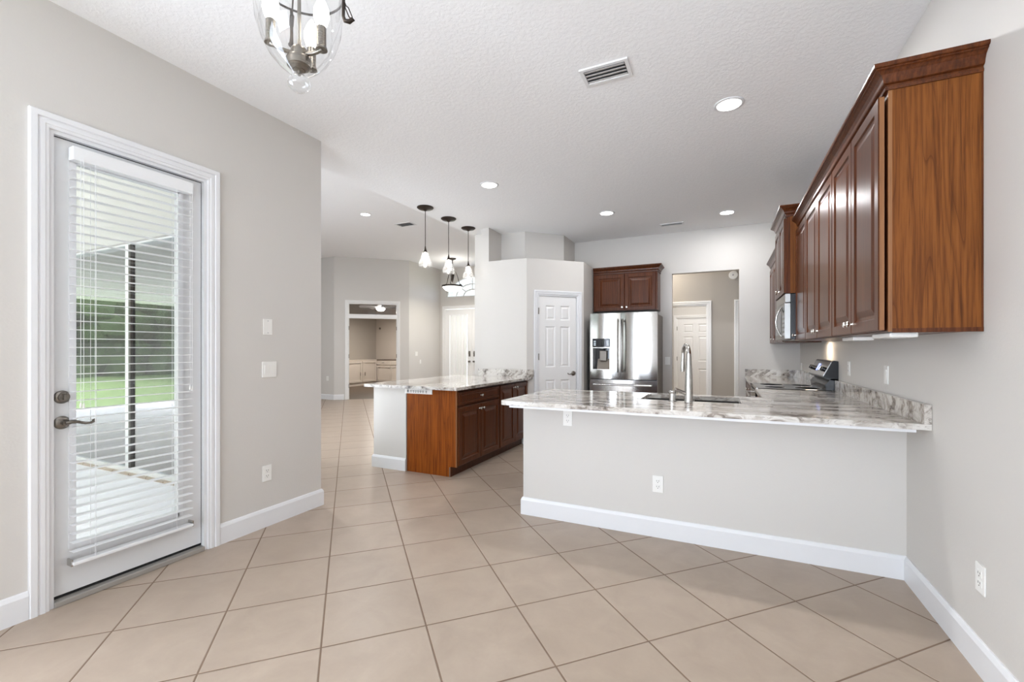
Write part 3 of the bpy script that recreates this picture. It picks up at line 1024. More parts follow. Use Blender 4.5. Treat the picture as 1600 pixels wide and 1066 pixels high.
cp = MB().box(0.584, 0.752, -0.006, 0.045, 0.004, 0.340).build('control_panel', 'steelsoft', mw, bevel=0.004)
MB().box(0.605, 0.735, -0.008, -0.005, 0.255, 0.315).build('display', 'blackglass', cp)
kp = MB()
for i in range(3):
    for j in range(5):
        kp.box(0.612 + i * 0.043, 0.644 + i * 0.043, -0.0085, -0.0055, 0.035 + j * 0.042, 0.060 + j * 0.042)
kp.build('keypad', 'greylens', cp)
MB().box(0.06, 0.70, 0.06, 0.26, -0.010, 0.0).build('grease_filter', 'steeldk', mw)
MB().box(0.28, 0.48, 0.285, 0.355, -0.008, 0.0).build('task_light', 'puck', mw)
area('range_task_light', (0.83, 5.21, 1.385), (0, 0, 0), 0.12, 0.12, 2.2, (1.0, 0.80, 0.60), 'DISK')

# ------------------------------------------------------------------ range
rg = thing('electric_range', 'black and stainless electric range against the right wall', 'range', (0.30, 5.612, 0), -PI / 2)
MB().box(0.0, 0.756, 0.03, 0.64, 0.08, 0.915).build('body', 'black', rg, bevel=0.003)
MB().box(0.03, 0.72, 0.08, 0.6, 0.0, 0.08).build('plinth', 'black', rg)
MB().box(0.0, 0.756, 0.0, 0.60, 0.915, 0.937).build('cooktop', 'blackglass', rg, bevel=0.005)
MB().box(0.0, 0.756, -0.004, 0.012, 0.910, 0.941).build('cooktop_trim', 'steel', rg, bevel=0.003)
for x, y, r in ((0.19, 0.17, 0.11), (0.57, 0.17, 0.09), (0.19, 0.44, 0.09), (0.57, 0.44, 0.11)):
    MB().lathe([(r, 0.0), (r, 0.0006), (r - 0.006, 0.0006), (r - 0.006, 0)], (x, y, 0.937), 'Z', 40).build('burner_ring', 'greylens', rg)
bk = MB()
bk.extrude_x([(0.555, 0.937), (0.545, 0.985), (0.590, 1.04), (0.645, 1.04), (0.645, 0.937)], 0.0, 0.756)
bk.build('backguard_base', 'black', rg)
bg_ = MB()
bg_.extrude_x([(0.530, 1.055), (0.600, 1.200), (0.612, 1.206), (0.645, 1.200), (0.645, 1.02), (0.560, 1.035)], 0.0, 0.756)
guard = bg_.build('backguard', 'black', rg)


def guard_pt(u, x, off):
    # point on the sloping control face: u 0..1 from bottom to top
    y = 0.530 + 0.070 * u
    z = 1.055 + 0.145 * u
    return (x, y - 0.9 * off, z + 0.43 * off)


def guard_patch(x0, x1, u0, u1, off, name, mat, par):
    a = [guard_pt(u0, x0, off), guard_pt(u0, x1, off), guard_pt(u1, x1, off), guard_pt(u1, x0, off)]
    b = [guard_pt(u0, x0, 0), guard_pt(u0, x1, 0), guard_pt(u1, x1, 0), guard_pt(u1, x0, 0)]
    return MB().add(a + b, [(0, 1, 2, 3), (4, 7, 6, 5), (0, 4, 5, 1), (1, 5, 6, 2), (2, 6, 7, 3), (3, 7, 4, 0)]).build(name, mat, par)


fp = guard_patch(0.02, 0.736, 0.06, 0.94, 0.004, 'control_face', 'steel', guard)
guard_patch(0.20, 0.58, 0.30, 0.62, 0.006, 'display', 'blackglass', fp)
guard_patch(0.30, 0.38, 0.32, 0.76, 0.0075, 'lit_digits', 'bluelcd', fp)
guard_patch(0.42, 0.47, 0.36, 0.58, 0.0075, 'lit_icons', 'icon', fp)
for x in (0.06, 0.13, 0.63, 0.70):
    p0, p1 = guard_pt(0.45, x, 0.0), guard_pt(0.45, x, 0.034)
    MB().tube([p0, p1], [0.022, 0.019], 18).build('control_knob', 'black', guard, smooth=40)
od = MB().box(0.004, 0.752, -0.010, 0.03, 0.27, 0.90).build('oven_door', 'blackglass', rg, bevel=0.006)
oh = MB()
oh.tube([(0.05, -0.055, 0.845), (0.706, -0.055, 0.845)], 0.011, 12)
for x in (0.08, 0.676):
    oh.tube([(x, -0.01, 0.845), (x, -0.055, 0.845)], 0.008, 10)
oh.build('oven_handle', 'steel', od, smooth=40)
MB().box(0.004, 0.752, -0.008, 0.03, 0.09, 0.262).build('drawer', 'steel', rg, bevel=0.005)


# ------------------------------------------------------------------ refrigerator
fg = thing('refrigerator', 'stainless french door refrigerator with a water dispenser', 'refrigerator', (-1.74, 6.30, 0))
FW, FZ, FS = 0.944, 1.824, 0.882
MB().box(0.012, FW - 0.012, 0.075, 0.735, 0.03, FZ - 0.022).build('body', 'steeldk', fg, bevel=0.004)
for x in (0.06, FW - 0.06):
    for y in (0.12, 0.68):
        MB().lathe([(0.022, 0), (0.022, 0.032)], (x, y, 0), 'Z', 14).build('foot', 'black', fg)
MB().box(0.03, FW - 0.03, 0.06, 0.09, 0.005, 0.06).build('kick_grille', 'black', fg)


def bowed(x0, x1, z0, z1, cut=None, bow=0.030, n=14, w0=0.0, w1=FW):
    """door slab with a gently bowed front; cut=(xa,xb,za,zb) leaves a hole in the face"""
    yf = lambda x: 0.022 - bow * (1 - ((x - (x0 + x1) / 2) / ((x1 - x0) / 2)) ** 2)
    X = [x0 + (x1 - x0) * i / n for i in range(n + 1)]
    Z = [z0, z1]
    if cut:
        X = sorted(set([round(x, 5) for x in X] + [cut[0], cut[1]]))
        Z = [z0, cut[2], cut[3], z1]
    m_ = MB()
    for i in range(len(X) - 1):
        for j in range(len(Z) - 1):
            a, b = X[i], X[i + 1]
            if cut and a >= cut[0] - 1e-6 and b <= cut[1] + 1e-6 and j == 1:
                continue
            m_.add([(a, yf(a), Z[j]), (b, yf(b), Z[j]), (b, yf(b), Z[j + 1]), (a, yf(a), Z[j + 1])], [(0, 1, 2, 3)])
        for zz in (z0, z1):
            m_.add([(X[i], yf(X[i]), zz), (X[i + 1], yf(X[i + 1]), zz), (X[i + 1], 0.07, zz), (X[i], 0.07, zz)], [(0, 1, 2, 3)])
    m_.add([(x0, yf(x0), z0), (x0, 0.07, z0), (x0, 0.07, z1), (x0, yf(x0), z1)], [(0, 1, 2, 3)])
    m_.add([(x1, yf(x1), z0), (x1, 0.07, z0), (x1, 0.07, z1), (x1, yf(x1), z1)], [(0, 1, 2, 3)])
    m_.add([(x0, 0.07, z0), (x1, 0.07, z0), (x1, 0.07, z1), (x0, 0.07, z1)], [(0, 1, 2, 3)])
    return m_


XM = 0.449
cutr = (0.055, 0.300, 1.022, 1.330)
dl = bowed(0.0, XM - 0.003, FS + 0.006, FZ, cutr).build('door', 'steel', fg, smooth=25)
dr_ = bowed(XM + 0.003, FW, FS + 0.006, FZ).build('door', 'steel', fg, smooth=25)
dw = bowed(0.0, FW, 0.06, FS - 0.006, bow=0.022).build('freezer_drawer', 'steel', fg, smooth=25)
gk = bowed(0.004, FW - 0.004, FS - 0.0055, FS + 0.0055, bow=0.020)
gk.v = [(x, y + (0.0015 if y < 0.06 else 0.0), z_) for x, y, z_ in gk.v]
gk.build('door_gasket', 'black', fg)
MB().box(XM - 0.003, XM + 0.003, 0.0225, 0.074, FS, FZ - 0.004).build('center_gasket', 'black', fg)


def bar_handle(par, x, z0, z1):
    h = MB()
    n = 12
    for k in range(n):
        a, b = k / n, (k + 1) / n
        za, zb = z0 + (z1 - z0) * a, z0 + (z1 - z0) * b
    pts = [(x, 0.0 - 0.030 - 0.020 * math.sin(PI * k / n), z0 + (z1 - z0) * k / n) for k in range(n + 1)]
    h.tube(pts, 0.0105, 10)
    for z in (z0 + 0.03, z1 - 0.03):
        h.tube([(x, 0.012, z), (x, -0.032, z)], 0.009, 10)
    return h.build('handle', 'nickel', par, smooth=50)


bar_handle(dl, XM - 0.030, 0.985, 1.735)
bar_handle(dr_, XM + 0.040, 0.985, 1.735)
h = MB()
h.tube([(0.07, -0.050, 0.808), (0.88, -0.050, 0.808)], 0.0115, 12)
for x in (0.10, 0.85):
    h.tube([(x, 0.01, 0.808), (x, -0.050, 0.808)], 0.009, 10)
h.build('handle', 'chrome', dw, smooth=40)
# dispenser: control glass above, recess below
MB().box(0.050, 0.305, -0.012, 0.010, 1.340, 1.462).build('dispenser_control', 'blackglass', dl, bevel=0.003)
for x in (0.070, 0.255):
    ic = MB()
    for k in range(3):
        ic.box(x, x + 0.030, -0.0135, -0.0115, 1.365 + k * 0.027, 1.375 + k * 0.027)
    ic.build('dispenser_icons', 'icon', dl)
rc = MB()
xa, xb, za, zb = cutr
rc.box(xa - 0.006, xa + 0.002, -0.010, 0.068, za - .006, zb + .006)
rc.box(xb - 0.002, xb + 0.006, -0.010, 0.068, za - .006, zb + .006)
rc.box(xa, xb, -0.010, 0.068, zb - 0.004, zb + 0.006)
rc.box(xa, xb, -0.010, 0.068, za - 0.006, za + 0.002)
rc.build('dispenser_frame', 'steel', dl)
MB().box(xa, xb, 0.060, 0.069, za, zb).build('dispenser_recess', 'blackglass', dl)
MB().extrude_x([(0.060, za + 0.002), (-0.004, za + 0.002), (0.02, za + 0.06), (0.058, za + 0.15)], xa + 0.06, xb - 0.004).build('drip_tray', 'steeldk', dl)
MB().box(xa + 0.09, xb - 0.05, 0.02, 0.06, za + 0.12, za + 0.27).build('dispenser_paddle', 'steeldk', dl, bevel=0.008)
MB().lathe([(0.018, 0), (0.03, 0.012), (0.05, 0.016), (0.05, 0.03)], ((xa + xb) / 2 + 0.015, 0.03, zb - 0.035), 'Z', 20).build('dispenser_nozzle', 'black', dl, smooth=40)
MB().box(FW - 0.16, FW - 0.07, 0.0040, 0.0075, FZ - 0.055, FZ - 0.043).build('badge', 'chrome', dr_)


# ------------------------------------------------------------------ base cabinets
def base_cabinet(label, loc, rot, w, D, h, drawer, group, doors=2, hollow=False, mat='cherry'):
    c = thing('base_cabinet', label, 'cabinet', loc, rot, group)
    b = MB()
    if hollow:
        b.box(0, w, 0.0, 0.02, 0.105, h)
        b.box(0, w, D - 0.012, D, 0.105, h)
        b.box(0, 0.018, 0.02, D - 0.012, 0.105, h)
        b.box(w - 0.018, w, 0.02, D - 0.012, 0.105, h)
        b.box(0.018, w - 0.018, 0.02, D - 0.012, 0.105, 0.123)
    else:
        b.box(0, w, 0.0, D, 0.105, h)
    b.build('carcass', mat, c)
    MB().box(0.0, w, 0.075, 0.092, 0.0, 0.105).build('toe_kick', 'cherry', c)
    ztop = h - 0.022
    if drawer:
        f = MB().panel([0.01, w - 0.01], [ztop - 0.135, ztop], {(0, 0)},
                       [(0.0, 0), (0.0035, -0.0035), (0.024, -0.0035), (0.029, 0.003), (0.034, 0.003), (0.042, -0.002)], -0.018, 0.0).build('drawer', mat, c)
        MB().lathe([(0.008, 0.0), (0.0055, 0.006), (0.0055, 0.014), (0.0125, 0.019), (0.0150, 0.024), (0.0125, 0.029), (0.0, 0.031)], (w / 2, -0.0215, ztop - 0.068), 'Y-', 20).build('knob', 'knob', f, smooth=40)
        ztop -= 0.160
    n = doors
    for i in range(n):
        x0 = 0.01 + (w - 0.02) * i / n + (0.0025 if i else 0)
        x1 = 0.01 + (w - 0.02) * (i + 1) / n - (0.0025 if i < n - 1 else 0)
        kx = (x1 - 0.03) if i % 2 == 0 and n > 1 else (x0 + 0.03)
        cab_door(c, x0, x1, 0.118, ztop, (kx, ztop - 0.05))
    return c


XI = -2.437                      # face frame of the island cabinets
gi = 'cherry base cabinets of the island'
i1 = base_cabinet('cherry base cabinet with drawer and grained end panel, nearest on the island', (XI, 3.845, 0), PI / 2, 0.925, 0.628, 0.893, True, gi)
i2 = base_cabinet('cherry base cabinet with two tall doors next to the pantry wall', (XI, 4.772, 0), PI / 2, 0.853, 0.628, 0.893, False, gi)
ep = MB()
ep.prism([(0.0, 0.105), (0.075, 0.105), (0.075, 0.0), (0.628, 0.0), (0.628, 0.893), (0.0, 0.893)], 0, 0.006)
# prism is in (y, z) order: rotate into place
ep.v = [(-0.006 + q[2], q[0], q[1]) for q in ep.v]
ep.build('end_panel', 'islandlit', i1)
MB().box(-0.0075, 0.002, -0.003, 0.012, 0.105, 0.893).build('end_stile', 'cherryedge', i1)
MB().box(-0.0062, 0.004, 0.076, 0.090, 0.0, 0.1).build('toe_kick_end', 'steeldk', i1)

ps = thing('power_strip', 'white strip with a row of dark marks under the island counter edge', 'power strip', (-3.085, 3.838, 0.862))
MB().box(0.0, 0.355, -0.012, 0.0, -0.026, 0.026).build('housing', 'plastic', ps, bevel=0.004)
MB().box(0.036, 0.052, -0.0150, -0.010, -0.014, 0.016).build('switch', 'black', ps)
for k in range(7):
    x = 0.085 + k * 0.031 + (0.010 if k == 6 else 0)
    s_ = MB()
    s_.box(x - 0.0085, x - 0.0035, -0.0135, -0.011, -0.003, 0.012)
    s_.box(x + 0.0035, x + 0.0085, -0.0135, -0.011, -0.003, 0.012)
    s_.box(x - 0.0035, x + 0.0035, -0.0135, -0.011, -0.014, -0.006)
    s_.build('socket', 'slot', ps)

# cabinets behind the bar and beyond the range (they carry the worktop)
base_cabinet('cherry sink base cabinet behind the bar half wall', (0.20, 3.955, 0), PI, 0.92, 0.60, 0.90, True, 'cherry base cabinets behind the bar', hollow=True)
base_cabinet('cherry base cabinet at the open end of the bar', (-0.73, 3.955, 0), PI, 0.68, 0.60, 0.90, True, 'cherry base cabinets behind the bar')
base_cabinet('cherry base cabinet between the sink corner and the range', (0.325, 4.845, 0), -PI / 2, 0.85, 0.60, 0.90, True, 'cherry base cabinets along the right wall')
base_cabinet('cherry base cabinet past the range at the hall opening', (0.325, 7.03, 0), -PI / 2, 1.40, 0.60, 0.90, True, 'cherry base cabinets along the right wall', doors=3)

# ------------------------------------------------------------------ worktops
def rounded(pts_r):
    out = []
    n = len(pts_r)
    for i, (x, y, r) in enumerate(pts_r):
        if r <= 0:
            out.append((x, y))
            continue
        p = Vector((x, y))
        a = (Vector(pts_r[i - 1][:2]) - p).normalized()
        b = (Vector(pts_r[(i + 1) % n][:2]) - p).normalized()
        for k in range(7):
            t_ = k / 6
            q = (p + a * r) * (1 - t_) ** 2 + p * 2 * t_ * (1 - t_) + (p + b * r) * t_ ** 2
            out.append((q.x, q.y))
    return out


SX0, SX1, SY0, SY1 = -0.56, 0.12, 3.455, 3.86       # sink hole
ct_ = thing('granite_countertop', 'long grey veined granite bar counter with sink, wrapping to the range', 'countertop', (0, 0, 0))
YFR = 2.895
s_ = MB()
s_.prism(rounded([(-1.475, YFR, 0.06), (SX0, YFR, 0), (SX0, 3.985, 0), (-1.475, 3.985, 0.04)]), ZU, ZT)
s_.prism([(SX0, YFR), (SX1, YFR), (SX1, SY0), (SX0, SY0)], ZU, ZT)
s_.prism([(SX0, SY1), (SX1, SY1), (SX1, 3.985), (SX0, 3.985)], ZU, ZT)
s_.prism([(SX1, YFR), (XR - 0.001, YFR), (XR - 0.001, 4.845), (0.285, 4.845), (0.285, 3.985), (SX1, 3.985)], ZU, ZT)
s_.build('slab', 'granite', ct_)
sp_ = MB()
sp_.box(XR - 0.031, XR - 0.001, YFR, 4.845, ZT, ZT + 0.098)
sp_.build('backsplash', 'graniteup', ct_)
sb = MB()
sb.box(-1.40, XR - 0.055, 2.915, 2.935, ZU - 0.017, ZU)
sb.box(-1.40, -1.38, 2.935, YB, ZU - 0.017, ZU)
sb.build('support_strip', 'white', ct_)
c2 = thing('granite_countertop', 'granite counter in the corner past the range', 'countertop', (0, 0, 0))
MB().box(0.285, XR - 0.001, 5.618, YF - 0.001, ZU, ZT).build('slab', 'granite', c2, bevel=0.003)
q = MB()
q.box(0.29, XR - 0.031, YF - 0.031, YF - 0.001, ZT, ZT + 0.10)
q.box(XR - 0.031, XR - 0.001, 5.618, YF - 0.001, ZT, ZT + 0.10)
q.build('backsplash', 'graniteup', c2)
c3 = thing('granite_countertop', 'grey veined granite counter on the cherry island cabinets', 'countertop', (0, 0, 0))
s_ = MB()
s_.prism(rounded([(-3.60, 3.735, 0.05), (-2.375, 3.735, 0.03), (-2.375, 5.6915, 0), (-2.4375, 5.6285, 0), (-3.60, 5.6285, 0)]), 0.896, 0.926)
s_.build('slab', 'graniteislb', c3)
q = MB()
q.box(-3.19, -2.462, 5.599, 5.629, 0.926, 1.03)
q.prism([(-2.462, 5.599), (-2.425, 5.599), (-2.353, 5.672), (-2.3735, 5.6925), (-2.4375, 5.629), (-2.462, 5.629)], 0.926, 1.03)
q.build('backsplash', 'graniteup', c3)

# sink
sk = thing('kitchen_sink', 'stainless double bowl sink set into the bar counter', 'sink', ((SX0 + SX1) / 2, (SY0 + SY1) / 2, 0))
w2, d2_ = (SX1 - SX0) / 2, (SY1 - SY0) / 2
for xa, xb in ((-w2, -0.02), (0.02, w2)):
    b = MB()
    za, zb = ZU - 0.20, ZU - 0.0005
    t_ = 0.004
    b.box(xa, xb, -d2_, d2_, za, za + t_)
    b.box(xa, xa + t_, -d2_, d2_, za, zb)
    b.box(xb - t_, xb, -d2_, d2_, za, zb)
    b.box(xa, xb, -d2_, -d2_ + t_, za, zb)
    b.box(xa, xb, d2_ - t_, d2_, za, zb)
    bo = b.build('bowl', 'steel', sk)
    MB().lathe([(0.04, 0), (0.04, 0.003), (0.02, 0.002), (0, 0.001)], ((xa + xb) / 2, 0, za + t_), 'Z', 20).build('drain', 'chrome', bo, smooth=40)
rim = MB()
rim.box(-0.02, 0.02, -d2_, d2_, ZU - 0.05, ZU - 0.002)
rim.build('divider', 'steel', sk)

fa = thing('kitchen_faucet', 'tall satin pull down faucet at the sink', 'faucet', (-0.215, 3.415, ZT), 0.30)
MB().lathe([(0.031, 0.0), (0.030, 0.006), (0.0285, 0.010), (0.0275, 0.06), (0.0245, 0.18), (0.0200, 0.28), (0.0175, 0.345)], (0, 0, 0), 'Z', 28).build('body', 'chrome', fa, smooth=40)
arcp = [(0, 0, 0.33)] + [(0, 0.085 - 0.085 * math.cos(a), 0.335 + 0.072 * math.sin(a)) for a in [i * PI * 0.92 / 12 for i in range(13)]]
MB().tube(arcp, [0.0165, 0.0165] + [0.0160 - 0.0003 * i for i in range(12)], 14).build('spout', 'chrome', fa, smooth=60)
e_ = arcp[-1]
MB().tube([e_, (0, e_[1] + 0.006, e_[2] - 0.04), (0, e_[1] + 0.014, e_[2] - 0.12), (0, e_[1] + 0.015, e_[2] - 0.145)], [0.0125, 0.0135, 0.0165, 0.015], 16).build('spray_head', 'chrome', fa, smooth=40)
lv = MB()
lv.tube([(-0.012, 0, 0.058), (-0.034, -0.004, 0.066)], 0.016, 14)
lv.tube([(-0.028, -0.004, 0.064), (-0.055, -0.010, 0.074), (-0.098, -0.018, 0.092)], [0.0135, 0.0125, 0.0115], 12)
lv.build('lever', 'chrome', fa, smooth=50)
sd = thing('soap_dispenser', 'short satin soap dispenser cylinder left of the faucet', 'soap dispenser', (-0.325, 3.405, ZT))
MB().lathe([(0.030, 0.0), (0.029, 0.004), (0.0225, 0.008), (0.0225, 0.056)], (0, 0, 0), 'Z', 24).build('base', 'chrome', sd, smooth=40)
MB().lathe([(0.0225, 0.056), (0.0255, 0.060), (0.0255, 0.074), (0.022, 0.078), (0, 0.079)], (0, 0, 0), 'Z', 24).build('cap', 'chrome', sd, smooth=40)


# ------------------------------------------------------------------ ceiling fixtures
def downlight(label, x, y, z=HC, watts=16, group='recessed lights in the kitchen ceiling'):
    t_ = thing('recessed_light', label, 'ceiling light', (x, y, z), 0, group)
    MB().lathe([(0.100, 0.0), (0.099, -0.004), (0.090, -0.007), (0.080, -0.007), (0.078, 0.0)], (0, 0, 0), 'Z', 40, caps=False).build('trim_ring', 'white', t_, smooth=40)
    MB().lathe([(0.0, -0.003), (0.079, -0.003), (0.079, 0.0), (0, 0.0)], (0, 0, 0), 'Z', 40).build('lens', 'led', t_)
    a = area('recessed_lamp', (x, y, z - 0.012), (0, 0, 0), 0.15, 0.15, watts, (0.99, 0.99, 1.0), 'DISK')
    return t_


downlight('large bright recessed light nearest the upper cabinets', 0.045, 3.525, watts=23)
downlight('recessed light in front of the pendants', -2.235, 4.163, watts=6)
downlight('recessed light in front of the refrigerator', -1.336, 5.667, watts=9)
downlight('recessed light above the range side, near the back wall', 0.058, 6.296, watts=13)
downlight('small recessed light in the higher great room ceiling', -5.755, 6.051, HG, 30, 'recessed light in the great room')


downlight('unseen great room light added close to the sliding doors', -5.3, 3.7, HG, 48, 'recessed light in the great room')  # this one and the next are out of view, added to brighten the room
downlight('unseen great room light added in the middle of the ceiling', -7.7, 4.6, HG, 40, 'recessed light in the great room')


def vent(label, x, y, z, sx, sy, rot=0.0, n=4, group=None):
    t_ = thing('ceiling_vent', label, 'air vent', (x, y, z), rot, group)
    f = MB()
    e = 0.022
    f.box(-sx / 2, sx / 2, -sy / 2, -sy / 2 + e, -0.010, 0)
    f.box(-sx / 2, sx / 2, sy / 2 - e, sy / 2, -0.010, 0)
    f.box(-sx / 2, -sx / 2 + e, -sy / 2 + e, sy / 2 - e, -0.010, 0)
    f.box(sx / 2 - e, sx / 2, -sy / 2 + e, sy / 2 - e, -0.010, 0)
    f.build('frame', 'vent', t_)
    MB().box(-sx / 2 + e, sx / 2 - e, -sy / 2 + e, sy / 2 - e, -0.0015, -0.0005).build('duct_opening', 'ventdk', t_)
    l_ = MB()
    h_ = sy - 2 * e
    for k in range(n):
        yc = -h_ / 2 + h_ * (k + 0.5) / n
        wv_ = h_ / n * 0.43
        l_.extrude_x([(yc - wv_, -0.014), (yc + wv_, -0.004), (yc + wv_ * 1.05, -0.0025), (yc - wv_ * 1.0, -0.0125)], -sx / 2 + e + 0.004, sx / 2 - e - 0.004)
    l_.build('louvers', 'vent', t_)
    return t_


vent('large white air vent in the ceiling nearest the viewer', -0.661, 2.785, HC, 0.30, 0.185)
vent('small air vent in the ceiling in front of the back wall', -0.63, 6.545, HC, 0.31, 0.12, n=3)
vent('grey air vent in the higher great room ceiling', -5.51, 6.865, HG, 0.36, 0.23, n=5)

# pendants
def pendant():
    p_ = thing('pendant_light', '', 'pendant light', (0, 0, HC), 0, 'bronze pendants above the island counter')
    MB().lathe([(0.0, 0.0), (0.100, 0.0), (0.102, -0.008), (0.085, -0.022), (0.030, -0.032), (0.010, -0.048), (0.0, -0.048)][1:], (0, 0, 0), 'Z', 36).build('canopy', 'bronze', p_, smooth=40)
    MB().tube([(0, 0, -0.03), (0, 0, -0.50)], 0.0045, 8).build('cord', 'bronze', p_)
    MB().lathe([(0.006, -0.478), (0.009, -0.50), (0.016, -0.53), (0.027, -0.55), (0.027, -0.556), (0, -0.556)], (0, 0, 0), 'Z', 24).build('socket_cap', 'bronze', p_, smooth=40)
    prof = [(0.026, -0.545), (0.032, -0.556), (0.040, -0.580), (0.048, -0.606), (0.050, -0.625), (0.060, -0.645), (0.072, -0.668), (0.078, -0.695), (0.078, -0.715), (0.073, -0.730)]
    rb = MB()
    seg = 48
    vs_, fs_ = [], []
    for r, h_ in prof:
        for k in range(seg):
            a = 2 * PI * k / seg
            rr = r * (1 + 0.02 * (k % 2))
            vs_.append((rr * math.cos(a), rr * math.sin(a), h_))
    for i in range(len(prof) - 1):
        for k in range(seg):
            fs_.append((i * seg + k, i * seg + (k + 1) % seg, (i + 1) * seg + (k + 1) % seg, (i + 1) * seg + k))
    rb.add(vs_, fs_)
    rb.build('glass_shade', 'shade', p_, smooth=60)
    MB().lathe([(0.012, -0.556), (0.013, -0.575), (0.024, -0.605), (0.027, -0.625), (0.020, -0.645), (0.0, -0.652)], (0, 0, 0), 'Z', 20).build('bulb', 'bulb', p_, smooth=60)
    return p_


P0 = pendant()
for k, (y, lab) in enumerate(((4.485, 'bronze pendant with glass shade, nearest of the three over the island'),
                              (5.0, 'middle bronze pendant, its shade in front of the foyer light'),
                              (5.51, 'bronze pendant nearest the pantry wall'))):
    o = P0 if k == 0 else copy_tree(P0)
    o.location = (-3.30, y, HC)
    pl_ = bpy.data.lights.new('pendant_lamp', 'POINT')
    pl_.energy = 0.45
    pl_.color = (1, 0.97, 0.93)
    pl_.shadow_soft_size = 0.02
    po_ = bpy.data.objects.new('pendant_lamp', pl_)
    COL.objects.link(po_)
    po_.location = (-3.30, y, HC - 0.69)
    o['label'] = lab

# bell jar lantern close to the viewer
LX, LY = -1.415, 1.15
ch = thing('bell_jar_lantern', 'clear glass bell lantern with three candle bulbs hanging overhead', 'pendant light', (LX, LY, HC))
zz = lambda z: z - HC
kk = 1.65 / 694.1
zp = lambda py: 1.307 + (546.2 - py) * kk - HC       # pixel row -> height at the lantern's distance
MB().lathe([(0.075, 0.0), (0.073, -0.012), (0.05, -0.025), (0.012, -0.035), (0.012, -0.06), (0, -0.06)], (0, 0, 0), 'Z', 32).build('canopy', 'bronze', ch, smooth=40)
MB().tube([(0, 0, -0.03), (0, 0, zp(85))], 0.0065, 12).build('stem', 'nickel', ch, smooth=60)
prof = [(0.024, zp(121)), (0.034, zp(117)), (0.065, zp(107)), (0.098, zp(92)), (0.125, zp(72)), (0.144, zp(48)), (0.150, zp(25)), (0.153, zp(0)), (0.152, zp(-20)), (0.150, zp(-60)), (0.160, zp(-85))]
MB().lathe(prof, (0, 0, 0), 'Z', 56, caps=False).build('glass_bell', 'bell', ch, smooth=60)
MB().lathe([(0.0, zp(145)), (0.020, zp(144)), (0.038, zp(138)), (0.041, zp(132)), (0.036, zp(126)), (0.024, zp(121)), (0.0, zp(120))], (0, 0, 0), 'Z', 24).build('glass_finial', 'bell', ch, smooth=60)
hub = MB().lathe([(0.0, zp(113)), (0.018, zp(112)), (0.041, zp(106)), (0.045, zp(97)), (0.040, zp(92)), (0.028, zp(89)), (0.030, zp(83)), (0.026, zp(78)), (0.010, zp(75))], (0, 0, 0), 'Z', 28).build('hub', 'nickel', ch, smooth=40)
MB().lathe([(0.0, zp(121)), (0.006, zp(119)), (0.006, zp(110))], (0, 0, 0), 'Z', 12).build('hub_finial', 'nickel', hub, smooth=40)
for k, ang in enumerate((0.4416 + math.radians(218), 0.4416 + math.radians(347), 0.4416 + math.radians(88))):
    ca, sa = math.cos(ang), math.sin(ang)
    rr = 0.094
    a_ = MB()
    a_.tube([(0.02 * ca, 0.02 * sa, zp(88)), (0.06 * ca, 0.06 * sa, zp(89)), (rr * ca, rr * sa, zp(86)), (rr * ca, rr * sa, zp(80))], 0.0075, 10)
    arm = a_.build('arm', 'nickel', ch, smooth=60)
    MB().lathe([(0.021, zp(86)), (0.019, zp(82)), (0.0165, zp(81)), (0.0165, zp(51)), (0, zp(51))], (rr * ca, rr * sa, 0), 'Z', 20).build('candle_sleeve', 'nickel', arm, smooth=40)
    MB().lathe([(0.012, zp(52)), (0.020, zp(46)), (0.0275, zp(35)), (0.026, zp(24)), (0.015, zp(12)), (0.004, zp(4)), (0, zp(3))], (rr * ca, rr * sa, 0), 'Z', 20).build('bulb', 'bulb', arm, smooth=60)
bandz = zp(-24)
MB().lathe([(0.1545, bandz - 0.003), (0.160, bandz - 0.003), (0.160, bandz + 0.003), (0.1545, bandz + 0.003), (0.1545, bandz - 0.003)], (0, 0, 0), 'Z', 48, caps=False).build('metal_band', 'bronze', ch, smooth=40)
for k, ang in enumerate((0.4416 + 0.10, 0.4416 + 2.19, 0.4416 + 4.29)):
    ca, sa = math.cos(ang), math.sin(ang)
    hk = MB()
    hk.tube([(0.160 * ca, 0.160 * sa, bandz), (0.158 * ca, 0.158 * sa, zp(22)), (0.164 * ca, 0.164 * sa, zp(29)), (0.180 * ca, 0.180 * sa, zp(30)), (0.192 * ca, 0.192 * sa, zp(26)), (0.198 * ca, 0.198 * sa, zp(28))], [0.006, 0.006, 0.0075, 0.009, 0.008, 0.003], 10)
    ho = hk.build('hook', 'bronze', ch, smooth=60)
    cn = MB()
    n_ = 9
    a0 = Vector((0.188 * ca, 0.188 * sa, zp(26)))
    a1 = Vector((0.0, 0.0, -0.06))
    for i in range(n_):
        t0_, t1_ = i / n_, (i + 1) / n_
        p0_, p1_ = a0.lerp(a1, t0_), a0.lerp(a1, t1_)
        sd_ = Vector((-sa, ca, 0)) * 0.006 if i % 2 else Vector((ca, sa, 0)) * 0.006
        mid = (p0_ + p1_) / 2
        cn.tube([p0_, p0_.lerp(mid, .35) + sd_, p1_.lerp(mid, .35) + sd_, p1_, p1_.lerp(mid, .35) - sd_, p0_.lerp(mid, .35) - sd_, p0_], 0.0022, 6)
    cn.build('chain', 'bronze', ho)

